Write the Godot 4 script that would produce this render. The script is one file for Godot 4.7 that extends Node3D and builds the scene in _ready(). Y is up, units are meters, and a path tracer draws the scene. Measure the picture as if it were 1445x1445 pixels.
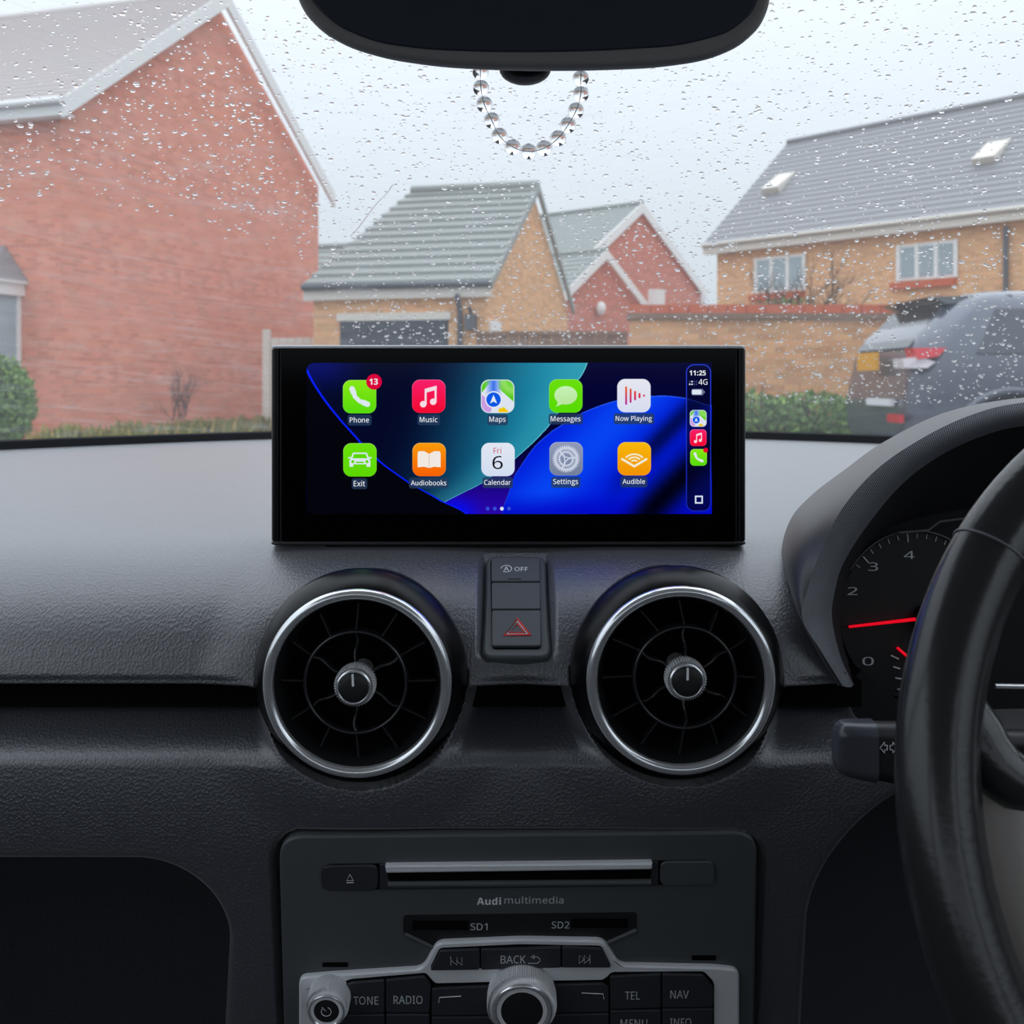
extends Node3D

const F := 1549.0        # focal length in pixels of the 1445-pixel frame
const HOR := 540.0       # row of the eye-level horizon
const EYE := 1.0         # height of the lens above the road

var M := {}
var taken := {}

# ------------------------------------------------------------------ mesh builder
class MB:
	var v := PackedVector3Array()
	var uv := PackedVector2Array()
	var ix := PackedInt32Array()
	func p(a: Vector3, t := Vector2.ZERO) -> int:
		v.append(a)
		uv.append(t)
		return v.size() - 1
	func tri(a: int, b: int, c: int) -> void:
		ix.append(a)
		ix.append(c)
		ix.append(b)
	func quad(a: int, b: int, c: int, d: int) -> void:
		tri(a, b, c)
		tri(a, c, d)
	func fquad(a: Vector3, b: Vector3, c: Vector3, d: Vector3) -> void:
		quad(p(a, Vector2(0, 0)), p(b, Vector2(1, 0)), p(c, Vector2(1, 1)), p(d, Vector2(0, 1)))
	func ftri(a: Vector3, b: Vector3, c: Vector3) -> void:
		tri(p(a), p(b), p(c))
	# rows of points; smooth
	func grid(rows: Array, cu := false, cv := false, flip := false) -> void:
		var at := v.size()
		var nr := rows.size()
		var nc: int = rows[0].size()
		for r in nr:
			for c in nc:
				p(rows[r][c], Vector2(float(c) / maxi(1, nc - 1), float(r) / maxi(1, nr - 1)))
		for r in (nr if cv else nr - 1):
			var r2 := (r + 1) % nr
			for c in (nc if cu else nc - 1):
				var c2 := (c + 1) % nc
				var a := at + r * nc + c
				var b := at + r * nc + c2
				var d := at + r2 * nc + c
				var e := at + r2 * nc + c2
				if flip:
					quad(a, d, e, b)
				else:
					quad(a, b, e, d)
	# polygon with its back at z = 0 pushed along a profile of (inset, z)
	func solid(o: PackedVector2Array, prof: Array, t: Transform3D, back := false, front := true) -> void:
		var n := o.size()
		var nv := PackedVector2Array()
		for i in n:
			var e1 := (o[i] - o[(i + n - 1) % n]).normalized()
			var e2 := (o[(i + 1) % n] - o[i]).normalized()
			var m := Vector2(e1.y, -e1.x) + Vector2(e2.y, -e2.x)
			m = m.normalized()
			var k := maxf(0.35, m.dot(Vector2(e1.y, -e1.x)))
			nv.append(m / k)
		var rows := []
		for q: Vector2 in prof:
			var row := PackedVector3Array()
			for i in n:
				var w: Vector2 = o[i] - nv[i] * q.x
				row.append(t * Vector3(w.x, w.y, q.y))
			rows.append(row)
		grid(rows, true, false)
		var tr := Geometry2D.triangulate_polygon(o)
		for s in 2:
			if (s == 0 and not front) or (s == 1 and not back):
				continue
			var row: PackedVector3Array = rows[rows.size() - 1] if s == 0 else rows[0]
			var at := v.size()
			for i in n:
				p(row[i], o[i])
			var cw := signed(o, tr) < 0.0
			for i in range(0, tr.size(), 3):
				if (s == 0) != cw:
					tri(at + tr[i], at + tr[i + 1], at + tr[i + 2])
				else:
					tri(at + tr[i], at + tr[i + 2], at + tr[i + 1])
	func signed(o: PackedVector2Array, tr: PackedInt32Array) -> float:
		if tr.size() < 3:
			return 1.0
		var a := 0.0
		for i in range(0, tr.size(), 3):
			a += (o[tr[i + 1]] - o[tr[i]]).cross(o[tr[i + 2]] - o[tr[i]])
		return a
	func block(c: Vector3, s: Vector3, b := Basis.IDENTITY) -> void:
		var h := s * 0.5
		var q := []
		for i in 8:
			q.append(c + b * Vector3(h.x if i & 1 else -h.x, h.y if i & 2 else -h.y, h.z if i & 4 else -h.z))
		for f in [[4, 5, 7, 6], [1, 0, 2, 3], [0, 4, 6, 2], [5, 1, 3, 7], [6, 7, 3, 2], [0, 1, 5, 4]]:
			fquad(q[f[0]], q[f[1]], q[f[2]], q[f[3]])
	# prism of a planar polygon of points pushed by an offset; flat
	func prism(pts: Array, off: Vector3) -> void:
		var n := pts.size()
		var at := []
		for a in pts:
			at.append(a + off)
		for i in range(1, n - 1):
			ftri(pts[0], pts[i], pts[i + 1])
			ftri(at[0], at[i + 1], at[i])
		for i in n:
			var j := (i + 1) % n
			fquad(pts[j], pts[i], at[i], at[j])
	# profile of (radius, z) spun about z
	func lathe(prof: Array, n: int, t := Transform3D.IDENTITY, sx := 1.0) -> void:
		var rows := []
		for q: Vector2 in prof:
			var row := PackedVector3Array()
			for i in n:
				var a := TAU * i / n
				row.append(t * Vector3(cos(a) * q.x * sx, sin(a) * q.x, q.y))
			rows.append(row)
		grid(rows, true, false)
	func tube(path: PackedVector3Array, r, n := 10, closed := false, flat := 1.0, up := Vector3.ZERO) -> void:
		var m := path.size()
		var rows := []
		var nrm := Vector3.ZERO
		for i in m:
			var a: Vector3 = path[(i + m - 1) % m] if closed or i > 0 else path[i]
			var b: Vector3 = path[(i + 1) % m] if closed or i < m - 1 else path[i]
			var tg := (b - a).normalized()
			if up != Vector3.ZERO:
				nrm = (up - tg * up.dot(tg)).normalized()
			elif nrm == Vector3.ZERO:
				nrm = tg.cross(Vector3(0.13, 0.9, 0.41)).normalized()
			else:
				nrm = (nrm - tg * nrm.dot(tg)).normalized()
			var bi := tg.cross(nrm)
			var rr: float = r[i] if r is Array or r is PackedFloat32Array else r
			var row := PackedVector3Array()
			for k in n:
				var an := TAU * k / n
				row.append(path[i] + nrm * cos(an) * rr + bi * sin(an) * rr * flat)
			rows.append(row)
		grid(rows, true, closed)
		if not closed:
			for s in 2:
				var row: PackedVector3Array = rows[0] if s == 0 else rows[m - 1]
				var at := v.size()
				for q in row:
					p(q)
				for k in range(1, n - 1):
					if s == 0:
						tri(at, at + k + 1, at + k)
					else:
						tri(at, at + k, at + k + 1)
	func ball(c: Vector3, r: Vector3, nu := 16, nv := 10) -> void:
		var rows := []
		for j in nv + 1:
			var la := -PI / 2 + PI * j / nv
			var row := PackedVector3Array()
			for i in nu + 1:
				var lo := TAU * i / nu
				row.append(c + Vector3(cos(la) * sin(lo) * r.x, sin(la) * r.y, cos(la) * cos(lo) * r.z))
			rows.append(row)
		grid(rows)
	func mesh() -> ArrayMesh:
		var nn := PackedVector3Array()
		nn.resize(v.size())
		for i in range(0, ix.size(), 3):
			var a := ix[i]
			var b := ix[i + 1]
			var c := ix[i + 2]
			var q := (v[c] - v[a]).cross(v[b] - v[a])
			nn[a] += q
			nn[b] += q
			nn[c] += q
		for i in nn.size():
			nn[i] = nn[i].normalized() if nn[i].length_squared() > 0.0 else Vector3.UP
		var arr := []
		arr.resize(Mesh.ARRAY_MAX)
		arr[Mesh.ARRAY_VERTEX] = v
		arr[Mesh.ARRAY_NORMAL] = nn
		arr[Mesh.ARRAY_TEX_UV] = uv
		arr[Mesh.ARRAY_INDEX] = ix
		var am := ArrayMesh.new()
		am.add_surface_from_arrays(Mesh.PRIMITIVE_TRIANGLES, arr)
		return am

# ------------------------------------------------------------------ small helpers
func P(x: float, y: float, d: float) -> Vector3:
	return Vector3((x - 722.5) * d / F, EYE + (HOR - y) * d / F, -d)

func numbered(n: String) -> String:
	taken[n] = taken.get(n, -1) + 1
	return n if taken[n] == 0 else "%s_%03d" % [n, taken[n]]

func tag(o: Node, label: String, category := "", group := "", kind := "") -> void:
	if label: o.set_meta("label", label)
	if category: o.set_meta("category", category)
	if group: o.set_meta("group", group)
	if kind: o.set_meta("kind", kind)

func thing(n: String, label: String, category: String, at := Vector3.ZERO, group := "") -> Node3D:
	var o := Node3D.new()
	o.name = numbered(n)
	o.position = at
	add_child(o, true)
	tag(o, label, category, group)
	return o

# a part whose mesh is in its parent's own axes
func part(n: String, mb, m: Material, par: Node, label := "") -> MeshInstance3D:
	var o := MeshInstance3D.new()
	o.name = n
	o.mesh = mb.mesh() if mb is MB else mb
	o.material_override = m
	par.add_child(o, true)
	if label: o.set_meta("label", label)
	return o

# a part whose mesh is in world axes, under a thing that stands at `par.position` unturned
func wpart(n: String, mb, m: Material, par: Node3D, label := "") -> MeshInstance3D:
	var o := part(n, mb, m, par, label)
	if par.get_parent() == self:
		o.position = -par.position
	return o

func struct(n: String, mb, m: Material) -> MeshInstance3D:
	var o := part(n, mb, m, self)
	tag(o, "", "", "", "structure")
	return o

func mat(c: Color, rough := 0.6, metal := 0.0, spec := 0.5) -> StandardMaterial3D:
	var m := StandardMaterial3D.new()
	m.albedo_color = c
	m.roughness = rough
	m.metallic = metal
	m.metallic_specular = spec
	return m

func c8(r: int, g: int, b: int) -> Color:
	return Color8(r, g, b)

func noise(freq: float, sd: int, oct := 4, kind := FastNoiseLite.TYPE_SIMPLEX_SMOOTH) -> FastNoiseLite:
	var f := FastNoiseLite.new()
	f.noise_type = kind
	f.seed = sd
	f.frequency = freq
	f.fractal_octaves = oct
	return f

func ntex(f: FastNoiseLite, size := 512, normal := false, strength := 4.0, ramp: Gradient = null) -> NoiseTexture2D:
	var t := NoiseTexture2D.new()
	t.width = size
	t.height = size
	t.seamless = true
	t.noise = f
	t.as_normal_map = normal
	t.bump_strength = strength
	if ramp: t.color_ramp = ramp
	return t

func grad(a: Array) -> Gradient:
	var g := Gradient.new()
	var o := PackedFloat32Array()
	var c := PackedColorArray()
	for q in a:
		o.append(q[0])
		c.append(q[1])
	g.offsets = o
	g.colors = c
	return g

func rrect(w: float, h: float, r: float, n := 6) -> PackedVector2Array:
	var o := PackedVector2Array()
	for k in 4:
		var cx := (w / 2 - r) * (1 if k == 0 or k == 3 else -1)
		var cy := (h / 2 - r) * (1 if k < 2 else -1)
		for i in n + 1:
			var a := PI / 2 * k + PI / 2 * i / n
			o.append(Vector2(cx + cos(a) * r, cy + sin(a) * r))
	return o

func disc(r: float, n := 48) -> PackedVector2Array:
	var o := PackedVector2Array()
	for i in n:
		o.append(Vector2(cos(TAU * i / n), sin(TAU * i / n)) * r)
	return o

func toothed(r: float, dr: float, teeth: int) -> PackedVector2Array:
	var o := PackedVector2Array()
	for i in teeth * 4:
		var a := TAU * i / (teeth * 4)
		o.append(Vector2(cos(a), sin(a)) * (r if i % 4 < 2 else r - dr))
	return o

# rounds the corners of a polygon (counter-clockwise or not)
func rounded(pts: Array, r: float, n := 5) -> PackedVector2Array:
	var o := PackedVector2Array()
	var m := pts.size()
	for i in m:
		var a: Vector2 = pts[(i + m - 1) % m]
		var b: Vector2 = pts[i]
		var c: Vector2 = pts[(i + 1) % m]
		var rr := minf(r, minf(a.distance_to(b), b.distance_to(c)) * 0.45)
		var s := b + (a - b).normalized() * rr
		var e := b + (c - b).normalized() * rr
		for k in n + 1:
			var t := float(k) / n
			o.append(s.lerp(b, t).lerp(b.lerp(e, t), t))
	return o

func ccw(o: PackedVector2Array) -> PackedVector2Array:
	if Geometry2D.is_polygon_clockwise(o):
		# Geometry2D calls clockwise what is so with y up
		o.reverse()
	return o

func bev(depth: float, b: float) -> Array:
	return [Vector2(0, 0), Vector2(0, depth - b), Vector2(b * 0.3, depth - b * 0.3), Vector2(b, depth)]

func crom(a: Vector3, b: Vector3, c: Vector3, d: Vector3, t: float) -> Vector3:
	return b.cubic_interpolate(c, a, d, t)

# Catmull-Rom through the points, n samples a span
func curve(pts: Array, n: int) -> PackedVector3Array:
	var o := PackedVector3Array()
	var m := pts.size()
	for i in m - 1:
		for k in n:
			o.append(crom(pts[maxi(i - 1, 0)], pts[i], pts[i + 1], pts[mini(i + 2, m - 1)], float(k) / n))
	o.append(pts[m - 1])
	return o

# a plane of its own axes: the local point that shows at a pixel of the photograph
func onto(t: Transform3D, x: float, y: float, z := 0.0) -> Vector3:
	var eye := Vector3(0, EYE, 0)
	var li := t.affine_inverse()
	var a := li * eye
	var b := li * P(x, y, 1.0)
	var k := (z - a.z) / (b.z - a.z)
	return a + (b - a) * k

func onto2(t: Transform3D, pts: Array, z := 0.0) -> Array:
	var o := []
	for q in pts:
		var w := onto(t, q.x, q.y, z)
		o.append(Vector2(w.x, w.y))
	return o

var fonts := {}
func letter(n: String, s: String, par: Node, t: Transform3D, w: float, h: float, m: Material, bold := false) -> MeshInstance3D:
	if not fonts.has(bold):
		var f := SystemFont.new()
		f.font_names = PackedStringArray(["Droid Sans"])
		f.font_weight = 700 if bold else 400
		fonts[bold] = f
	var tm := TextMesh.new()
	tm.text = s
	tm.font = fonts[bold]
	tm.font_size = 64
	tm.pixel_size = 0.01
	tm.depth = 0.02
	tm.curve_step = 1.0
	var bb := tm.get_aabb()
	var sx := w / bb.size.x
	var sy := h / bb.size.y if h > 0.0 else sx
	var c := bb.position + bb.size * 0.5
	var o := MeshInstance3D.new()
	o.name = n
	o.mesh = tm
	o.material_override = m
	o.transform = t * Transform3D(Basis.from_scale(Vector3(sx, sy, 0.004)), Vector3(-c.x * sx, -c.y * sy, 0.00006))
	par.add_child(o, true)
	return o

# ------------------------------------------------------------------ the scene
func _ready() -> void:
	camera_and_light()
	materials()
	cabin_shell()
	windscreen()
	ground()
	dashboard()
	left_house()
	garage()
	far_garage()
	gabled_houses()
	right_house()
	garden_wall()
	fence()
	parked_car()
	plants()
	screen_unit()
	air_vent("round air vent with chrome ring left of the hazard switch panel", 504.0, 964.0, 1.0, Vector2(-3.5, 1.0))
	air_vent("round air vent with chrome ring beside the instrument hood", 960.8, 960.0, -1.0, Vector2(7.0, -2.0))
	switch_panel()
	radio()
	instruments()
	stalk()
	steering_wheel()
	mirror()
	beads()
	raindrops()

func camera_and_light() -> void:
	var cam := Camera3D.new()
	cam.name = "camera"
	var at := CameraAttributesPhysical.new()
	at.frustum_focal_length = 6.8
	at.exposure_aperture = 3.2
	at.frustum_focus_distance = 0.64
	at.frustum_near = 0.05
	at.frustum_far = 400.0
	cam.attributes = at
	add_child(cam)
	cam.position = Vector3(0, EYE, 0)
	cam.set_frustum(0.05 * 1445.0 / F, Vector2(0, -(722.5 - HOR) / F * 0.05), 0.05, 400.0)
	cam.current = true
	var sky := ProceduralSkyMaterial.new()
	sky.sky_horizon_color = Color(0.712, 0.745, 0.772)
	sky.sky_top_color = Color(1.31, 1.36, 1.42)
	sky.sky_curve = 1.0
	sky.ground_horizon_color = Color(0.5, 0.51, 0.51)
	sky.ground_bottom_color = Color(0.3, 0.3, 0.3)
	sky.sky_energy_multiplier = 1.0
	var s := Sky.new()
	s.sky_material = sky
	var e := Environment.new()
	e.background_mode = Environment.BG_SKY
	e.sky = s
	e.tonemap_mode = Environment.TONE_MAPPER_LINEAR
	e.tonemap_exposure = 1.37
	e.sdfgi_enabled = true
	e.ssao_enabled = true
	e.ssil_enabled = true
	var w := WorldEnvironment.new()
	w.name = "sky"
	w.environment = e
	add_child(w)

func brick_image(base: Color, vary: float, mortar: Color, sd: int) -> ImageTexture:
	var n := 512
	var im := Image.create(n, n, false, Image.FORMAT_RGB8)
	im.fill(mortar)
	var r := RandomNumberGenerator.new()
	r.seed = sd
	for row in 24:
		var y0 := int(row * n / 24.0)
		var y1 := int((row + 1) * n / 24.0)
		for k in 9:
			var x0 := int((k - (0.5 if row % 2 else 0.0)) * 64)
			var a := r.randf_range(-vary, vary)
			var b := r.randf_range(-vary, vary) * 0.4
			if row % 2 and k == 8:
				r.seed = sd + row
			var c := Color(base.r * (1 + a), base.g * (1 + a + b), base.b * (1 + a + b))
			im.fill_rect(Rect2i(x0 + 2, y0 + 2, 60, y1 - y0 - 3).intersection(Rect2i(0, 0, n, n)), c)
	return ImageTexture.create_from_image(im)

func brick_mat(base: Color, vary: float, mortar: Color, sd: int, blotch: Color) -> StandardMaterial3D:
	var m := mat(Color.WHITE, 0.9, 0.0, 0.2)
	m.albedo_texture = brick_image(base, vary, mortar, sd)
	m.uv1_triplanar = true
	m.uv1_scale = Vector3.ONE / 1.8
	# pale bloom and weathering in patches
	m.detail_enabled = true
	m.detail_blend_mode = BaseMaterial3D.BLEND_MODE_MIX
	m.detail_uv_layer = BaseMaterial3D.DETAIL_UV_1
	var nt := ntex(noise(0.012, sd + 7, 4), 256, false, 1.0, grad([[0.0, Color(blotch.r, blotch.g, blotch.b, 0.0)], [0.55, Color(blotch.r, blotch.g, blotch.b, 0.03)], [0.75, Color(blotch.r, blotch.g, blotch.b, 0.14)], [1.0, Color(blotch.r, blotch.g, blotch.b, 0.25)]]))
	m.detail_albedo = nt
	return m

func grained(c: Color, rough: float, scale: float, strength: float, f: FastNoiseLite, size := 512) -> StandardMaterial3D:
	var m := mat(c, rough)
	m.normal_enabled = true
	m.normal_texture = ntex(f, size, true, strength)
	m.uv1_triplanar = true
	m.uv1_world_triplanar = true
	m.uv1_scale = Vector3.ONE * scale
	return m

func weave() -> ImageTexture:
	var n := 64
	var h := Image.create(n, n, false, Image.FORMAT_L8)
	for y in n:
		for x in n:
			var u := TAU * x / n
			var v := TAU * y / n
			h.set_pixel(x, y, Color.WHITE * (0.5 + 0.25 * (cos(u + v) + cos(u - v))))
	h.bump_map_to_normal_map(6.0)
	return ImageTexture.create_from_image(h)

func dots() -> ImageTexture:
	var n := 64
	var h := Image.create(n, n, false, Image.FORMAT_RGB8)
	for y in n:
		for x in n:
			var u := TAU * x / n
			var v := TAU * y / n
			h.set_pixel(x, y, Color.WHITE * (0.35 + 0.65 * smoothstep(-0.4, 0.7, 0.5 * (cos(u + v) + cos(u - v)))))
	return ImageTexture.create_from_image(h)

func materials() -> void:
	var grain := noise(0.045, 5, 2, FastNoiseLite.TYPE_CELLULAR)
	grain.cellular_return_type = FastNoiseLite.RETURN_DISTANCE
	grain.cellular_jitter = 1.0
	M.dash = grained(c8(54, 57, 66), 0.45, 26.0, 5.0, grain)
	M.dash.clearcoat_enabled = true
	M.dash.clearcoat = 1.0
	M.dash.clearcoat_roughness = 0.36
	M.dash.metallic_specular = 0.75
	M.dash.rim_enabled = true
	M.dash.rim = 0.6
	M.dash.rim_tint = 0.0
	M.dash.normal_scale = 1.5
	M.leather = grained(c8(42, 43, 45), 0.22, 16.0, 2.0, noise(0.03, 9, 3))
	M.leather.normal_scale = 0.25
	M.pad = grained(c8(196, 189, 184), 0.4, 14.0, 3.0, noise(0.03, 19, 3))
	M.pad.normal_scale = 0.4
	M.black = mat(c8(30, 31, 34), 0.45)
	M.matte = mat(c8(36, 37, 40), 0.75, 0.0, 0.3)
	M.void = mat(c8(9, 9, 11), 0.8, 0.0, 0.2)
	M.gloss = mat(c8(9, 9, 12), 0.3, 0.0, 0.35)
	M.glossface = mat(c8(5, 5, 7), 0.1, 0.0, 0.22)
	M.chrome = mat(c8(240, 243, 247), 0.18, 0.75)
	M.satin = mat(c8(236, 238, 242), 0.36, 0.12)
	M.alu = mat(c8(248, 249, 252), 0.3, 0.15)
	M.panel = mat(c8(80, 84, 87), 0.5)
	M.key = mat(c8(50, 52, 59), 0.45)
	M.ink = mat(c8(250, 252, 255), 0.6)
	M.inkdim = mat(c8(205, 210, 215), 0.6)
	M.red = mat(c8(255, 62, 70), 0.5)
	M.headliner = mat(c8(170, 168, 162), 0.9, 0.0, 0.2)
	M.carpet = mat(c8(68, 68, 71), 0.95, 0.0, 0.2)
	M.redbrick = brick_mat(c8(226, 146, 122), 0.06, c8(222, 164, 144), 3, c8(232, 190, 166))
	M.redbrick2 = brick_mat(c8(208, 132, 114), 0.07, c8(206, 150, 134), 13, c8(196, 140, 122))
	M.buff = brick_mat(c8(226, 174, 130), 0.07, c8(222, 186, 148), 4, c8(222, 186, 142))
	M.wallbrick = brick_mat(c8(220, 162, 118), 0.08, c8(210, 170, 132), 6, c8(178, 138, 104))
	M.white = mat(c8(238, 238, 235), 0.5)
	M.cream = mat(c8(226, 220, 208), 0.6)
	M.tile = mat(c8(140, 145, 140), 0.45)
	M.tile2 = mat(c8(138, 138, 140), 0.5)
	M.tile3 = mat(c8(206, 197, 194), 0.5)
	M.terra = mat(c8(204, 100, 64), 0.7)
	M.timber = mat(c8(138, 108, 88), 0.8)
	M.darkdoor = mat(c8(66, 70, 80), 0.5)
	M.pane = mat(c8(165, 182, 188), 0.08)
	M.vane = mat(c8(34, 35, 39), 0.25, 0.0, 0.8)
	M.cap = mat(c8(66, 68, 76), 0.28)
	M.verge = mat(c8(150, 156, 152), 0.5)
	M.lead = mat(c8(92, 95, 100), 0.5)
	M.leaf = mat(c8(128, 156, 90), 0.6)
	M.leaf.backlight_enabled = true
	M.leaf.backlight = Color(0.25, 0.32, 0.1)
	M.leaf2 = mat(c8(168, 162, 100), 0.7)
	M.twig = mat(c8(84, 66, 54), 0.9)
	M.paint = mat(c8(72, 77, 92), 0.3, 0.2)
	M.paint.clearcoat_enabled = true
	M.paint.clearcoat = 1.0
	M.paint.clearcoat_roughness = 0.05
	M.tint = mat(c8(34, 37, 44), 0.08)
	M.sideglass = mat(c8(66, 70, 80), 0.1)
	M.rubber = mat(c8(22, 22, 23), 0.8)
	M.tail = mat(c8(200, 24, 40), 0.2)
	M.clearlamp = mat(c8(215, 205, 208), 0.25)
	M.plate = mat(c8(226, 160, 12), 0.45)
	M.hoodskin = mat(c8(34, 35, 39), 0.5, 0.0, 0.6)
	M.hoodskin.clearcoat_enabled = true
	M.hoodskin.clearcoat = 0.3
	M.hoodskin.clearcoat_roughness = 0.38
	M.hoodskin.rim_enabled = true
	M.hoodskin.rim = 0.25
	M.hoodskin.rim_tint = 0.0
	M.mesh = mat(c8(150, 154, 164), 0.45)
	M.mesh.normal_enabled = true
	M.mesh.normal_texture = weave()
	M.mesh.uv1_scale = Vector3(300, 11, 1)
	M.mesh.normal_scale = 1.6
	M.mesh.albedo_texture = dots()
	M.dial = mat(c8(14, 16, 18), 0.6)
	M.needle = mat(c8(205, 8, 30), 0.5)
	M.needle.emission_enabled = true
	M.needle.emission = c8(230, 0, 30)
	M.needle.emission_energy_multiplier = 0.6
	M.mirrorglass = mat(c8(58, 62, 72), 0.06, 0.0, 0.3)
	M.mirrorshell = mat(c8(126, 124, 124), 0.6)
	M.thread = mat(c8(235, 236, 238), 0.6)
	M.crystal = mat(Color(1, 1, 1, 0.0), 0.0)
	M.crystal.refraction_enabled = true
	M.crystal.refraction_scale = 0.05
	M.water = mat(Color(1, 1, 1, 0.0), 0.0)
	M.water.refraction_enabled = true
	M.water.refraction_scale = 0.033
	M.asphalt = grained(c8(128, 129, 131), 0.5, 1.5, 4.0, noise(0.08, 31, 4), 256)

# ---- the car's shell around the photographer: it shades the cabin
func wd(x: float, y: float) -> float:          # distance of the windscreen at a height over the eye
	var t := clampf((y + 0.0555) / 0.42, 0.0, 1.0)
	return 1.30 - 1.236 * x * x * (1.0 - 0.4 * t) - (y + 0.0555) * 1.665

func cabin_shell() -> void:
	var b := MB.new()
	var lo := []
	for i in 13:
		var x := -0.62 + 1.24 * i / 12.0
		lo.append(Vector3(x, EYE + 0.37, -wd(x, 0.355) - 0.01))
	lo.append(Vector3(0.68, EYE + 0.37, 1.7))
	lo.append(Vector3(-0.68, EYE + 0.37, 1.7))
	b.prism(lo, Vector3(0, 0.04, 0))
	struct("ceiling", b, M.headliner)
	b = MB.new()
	b.block(Vector3(0, 0.18, 0.35), Vector3(1.44, 0.04, 2.7))
	struct("floor", b, M.carpet)
	for s in [-1.0, 1.0]:
		b = MB.new()
		b.block(Vector3(0.70 * s, 0.545, 0.4), Vector3(0.05, 0.69, 2.6))
		struct("wall_left" if s < 0 else "wall_right", b, M.carpet)
		b = MB.new()
		b.tube(PackedVector3Array([Vector3(0.655 * s, 0.92, -wd(0.655, -0.0555)), Vector3(0.64 * s, EYE + 0.38, -wd(0.64, 0.36))]), 0.03, 10)
		b.tube(PackedVector3Array([Vector3(0.69 * s, 0.89, 0.45), Vector3(0.665 * s, EYE + 0.38, 0.45)]), 0.05, 10)
		struct("trim_1" if s < 0 else "trim_2", b, M.headliner)
	b = MB.new()
	b.block(Vector3(0, 0.62, 1.7), Vector3(1.4, 0.84, 0.06))
	struct("wall_back", b, M.carpet)
	b = MB.new()
	b.block(Vector3(0, 0.3, -1.38), Vector3(1.4, 0.9, 0.04))
	struct("wall_front", b, M.void)

func windscreen() -> void:
	var rows := []
	for j in 17:
		var y := -0.054 + 0.415 * j / 16.0
		var row := PackedVector3Array()
		for i in 33:
			var x := -0.64 + 1.28 * i / 32.0
			row.append(Vector3(x, EYE + y, -wd(x, y)))
		rows.append(row)
	var g := MB.new()
	g.grid(rows)
	var m := mat(Color(0.9, 0.95, 0.93, 0.04), 0.02)
	m.transparency = BaseMaterial3D.TRANSPARENCY_ALPHA
	var w := thing("window_1", "", "")
	tag(w, "raked car windscreen of clear glass spotted with rain", "", "", "structure")
	part("pane", g, m, w)
	# dried road film and wiper smears on the glass
	var n := 1024
	var im := Image.create(n, n, false, Image.FORMAT_RGBA8)
	var a := noise(0.006, 41, 3)
	var b2 := noise(0.05, 42, 3)
	var st := noise(0.02, 43, 2)
	for y in n:
		for x in n:
			var fx := float(x) / n
			var fy := 1.0 - float(y) / n
			var r := Vector2((fx - 0.42) * 1.9, fy + 0.55).length()
			var an := Vector2((fx - 0.42) * 1.9, fy + 0.55).angle()
			var smear := pow(clampf(st.get_noise_2d(r * 5200.0, an * 90.0) * 0.5 + 0.5, 0, 1), 3.0)
			var spot := pow(clampf(b2.get_noise_2d(x * 0.42, y * 0.62) * 0.62 + 0.48, 0, 1), 4.0)
			var zone := clampf(0.6 - (fx - 0.42) * 1.2 + a.get_noise_2d(x * 0.5, y * 0.5) * 0.5, 0.0, 1.0)
			var al := 0.08 + zone * (0.15 * smear + 0.26 * spot) + 0.02 * a.get_noise_2d(y, x * 0.5)
			im.set_pixel(x, y, Color(0.86, 0.87, 0.88, clampf(al, 0.0, 1.0)))
	var fm := mat(Color.WHITE, 1.0, 0.0, 0.1)
	fm.albedo_texture = ImageTexture.create_from_image(im)
	fm.transparency = BaseMaterial3D.TRANSPARENCY_ALPHA
	fm.backlight_enabled = true
	fm.backlight = Color.WHITE
	var rows2 := []
	for row in rows:
		var q := PackedVector3Array()
		for k in row:
			q.append(k + Vector3(0, 0.001, -0.0006))
		rows2.append(q)
	var gf := MB.new()
	gf.grid(rows2)
	part("dirt_film", gf, fm, w)
	# a scratch on the glass, imitated by a thin tube of water
	var tr := []
	for q in [Vector2(554, 262), Vector2(545, 275), Vector2(532, 288), Vector2(518, 306), Vector2(506, 322), Vector2(494, 335)]:
		var dd := 0.9
		for k in 30:
			var c := P(q.x, q.y, dd)
			dd = wd(c.x, c.y - EYE)
		tr.append(P(q.x, q.y, dd) + Vector3(0, 0.0006, -0.0004))
	var tb := MB.new()
	tb.tube(curve(tr, 5), 0.0005, 8)
	part("scratch_line", tb, M.water, w)
	# dark ceramic band and seal along the foot of the glass
	var band := MB.new()
	var br := []
	for j in 4:
		var row := PackedVector3Array()
		for i in 41:
			var x := -0.64 + 1.28 * i / 40.0
			var y: float = [-0.075, -0.0555, -0.0535, -0.056][j]
			row.append(Vector3(x, EYE + y, -wd(x, -0.0555) + [0.004, 0.004, 0.0, -0.012][j]))
		br.append(row)
	band.grid(br)
	part("seal", band, M.matte, w, "black seal along the foot of the glass")

func ground() -> void:
	var b := MB.new()
	b.block(Vector3(0, -0.1, -40), Vector3(160, 0.2, 120))
	struct("ground", b, M.asphalt)

# ---- dashboard: one moulded skin, a grid in x and along the section
const VL := Vector2(-0.0811, -0.1575)      # vent axes, over the eye
const VR := Vector2(0.0885, -0.1559)

func sbox(p: Vector2, c: Vector2, h: Vector2, r: float) -> float:
	var q := Vector2(absf(p.x - c.x), absf(p.y - c.y)) - h + Vector2(r, r)
	return Vector2(maxf(q.x, 0), maxf(q.y, 0)).length() + minf(maxf(q.x, q.y), 0.0) - r

func radio_frame() -> Transform3D:
	var up := Vector3(0, 0.1207, 0.020).normalized()
	var z := Vector3.RIGHT.cross(up)
	return Transform3D(Basis(Vector3.RIGHT, up, z), P(731, 1318, 0.589))

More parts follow.
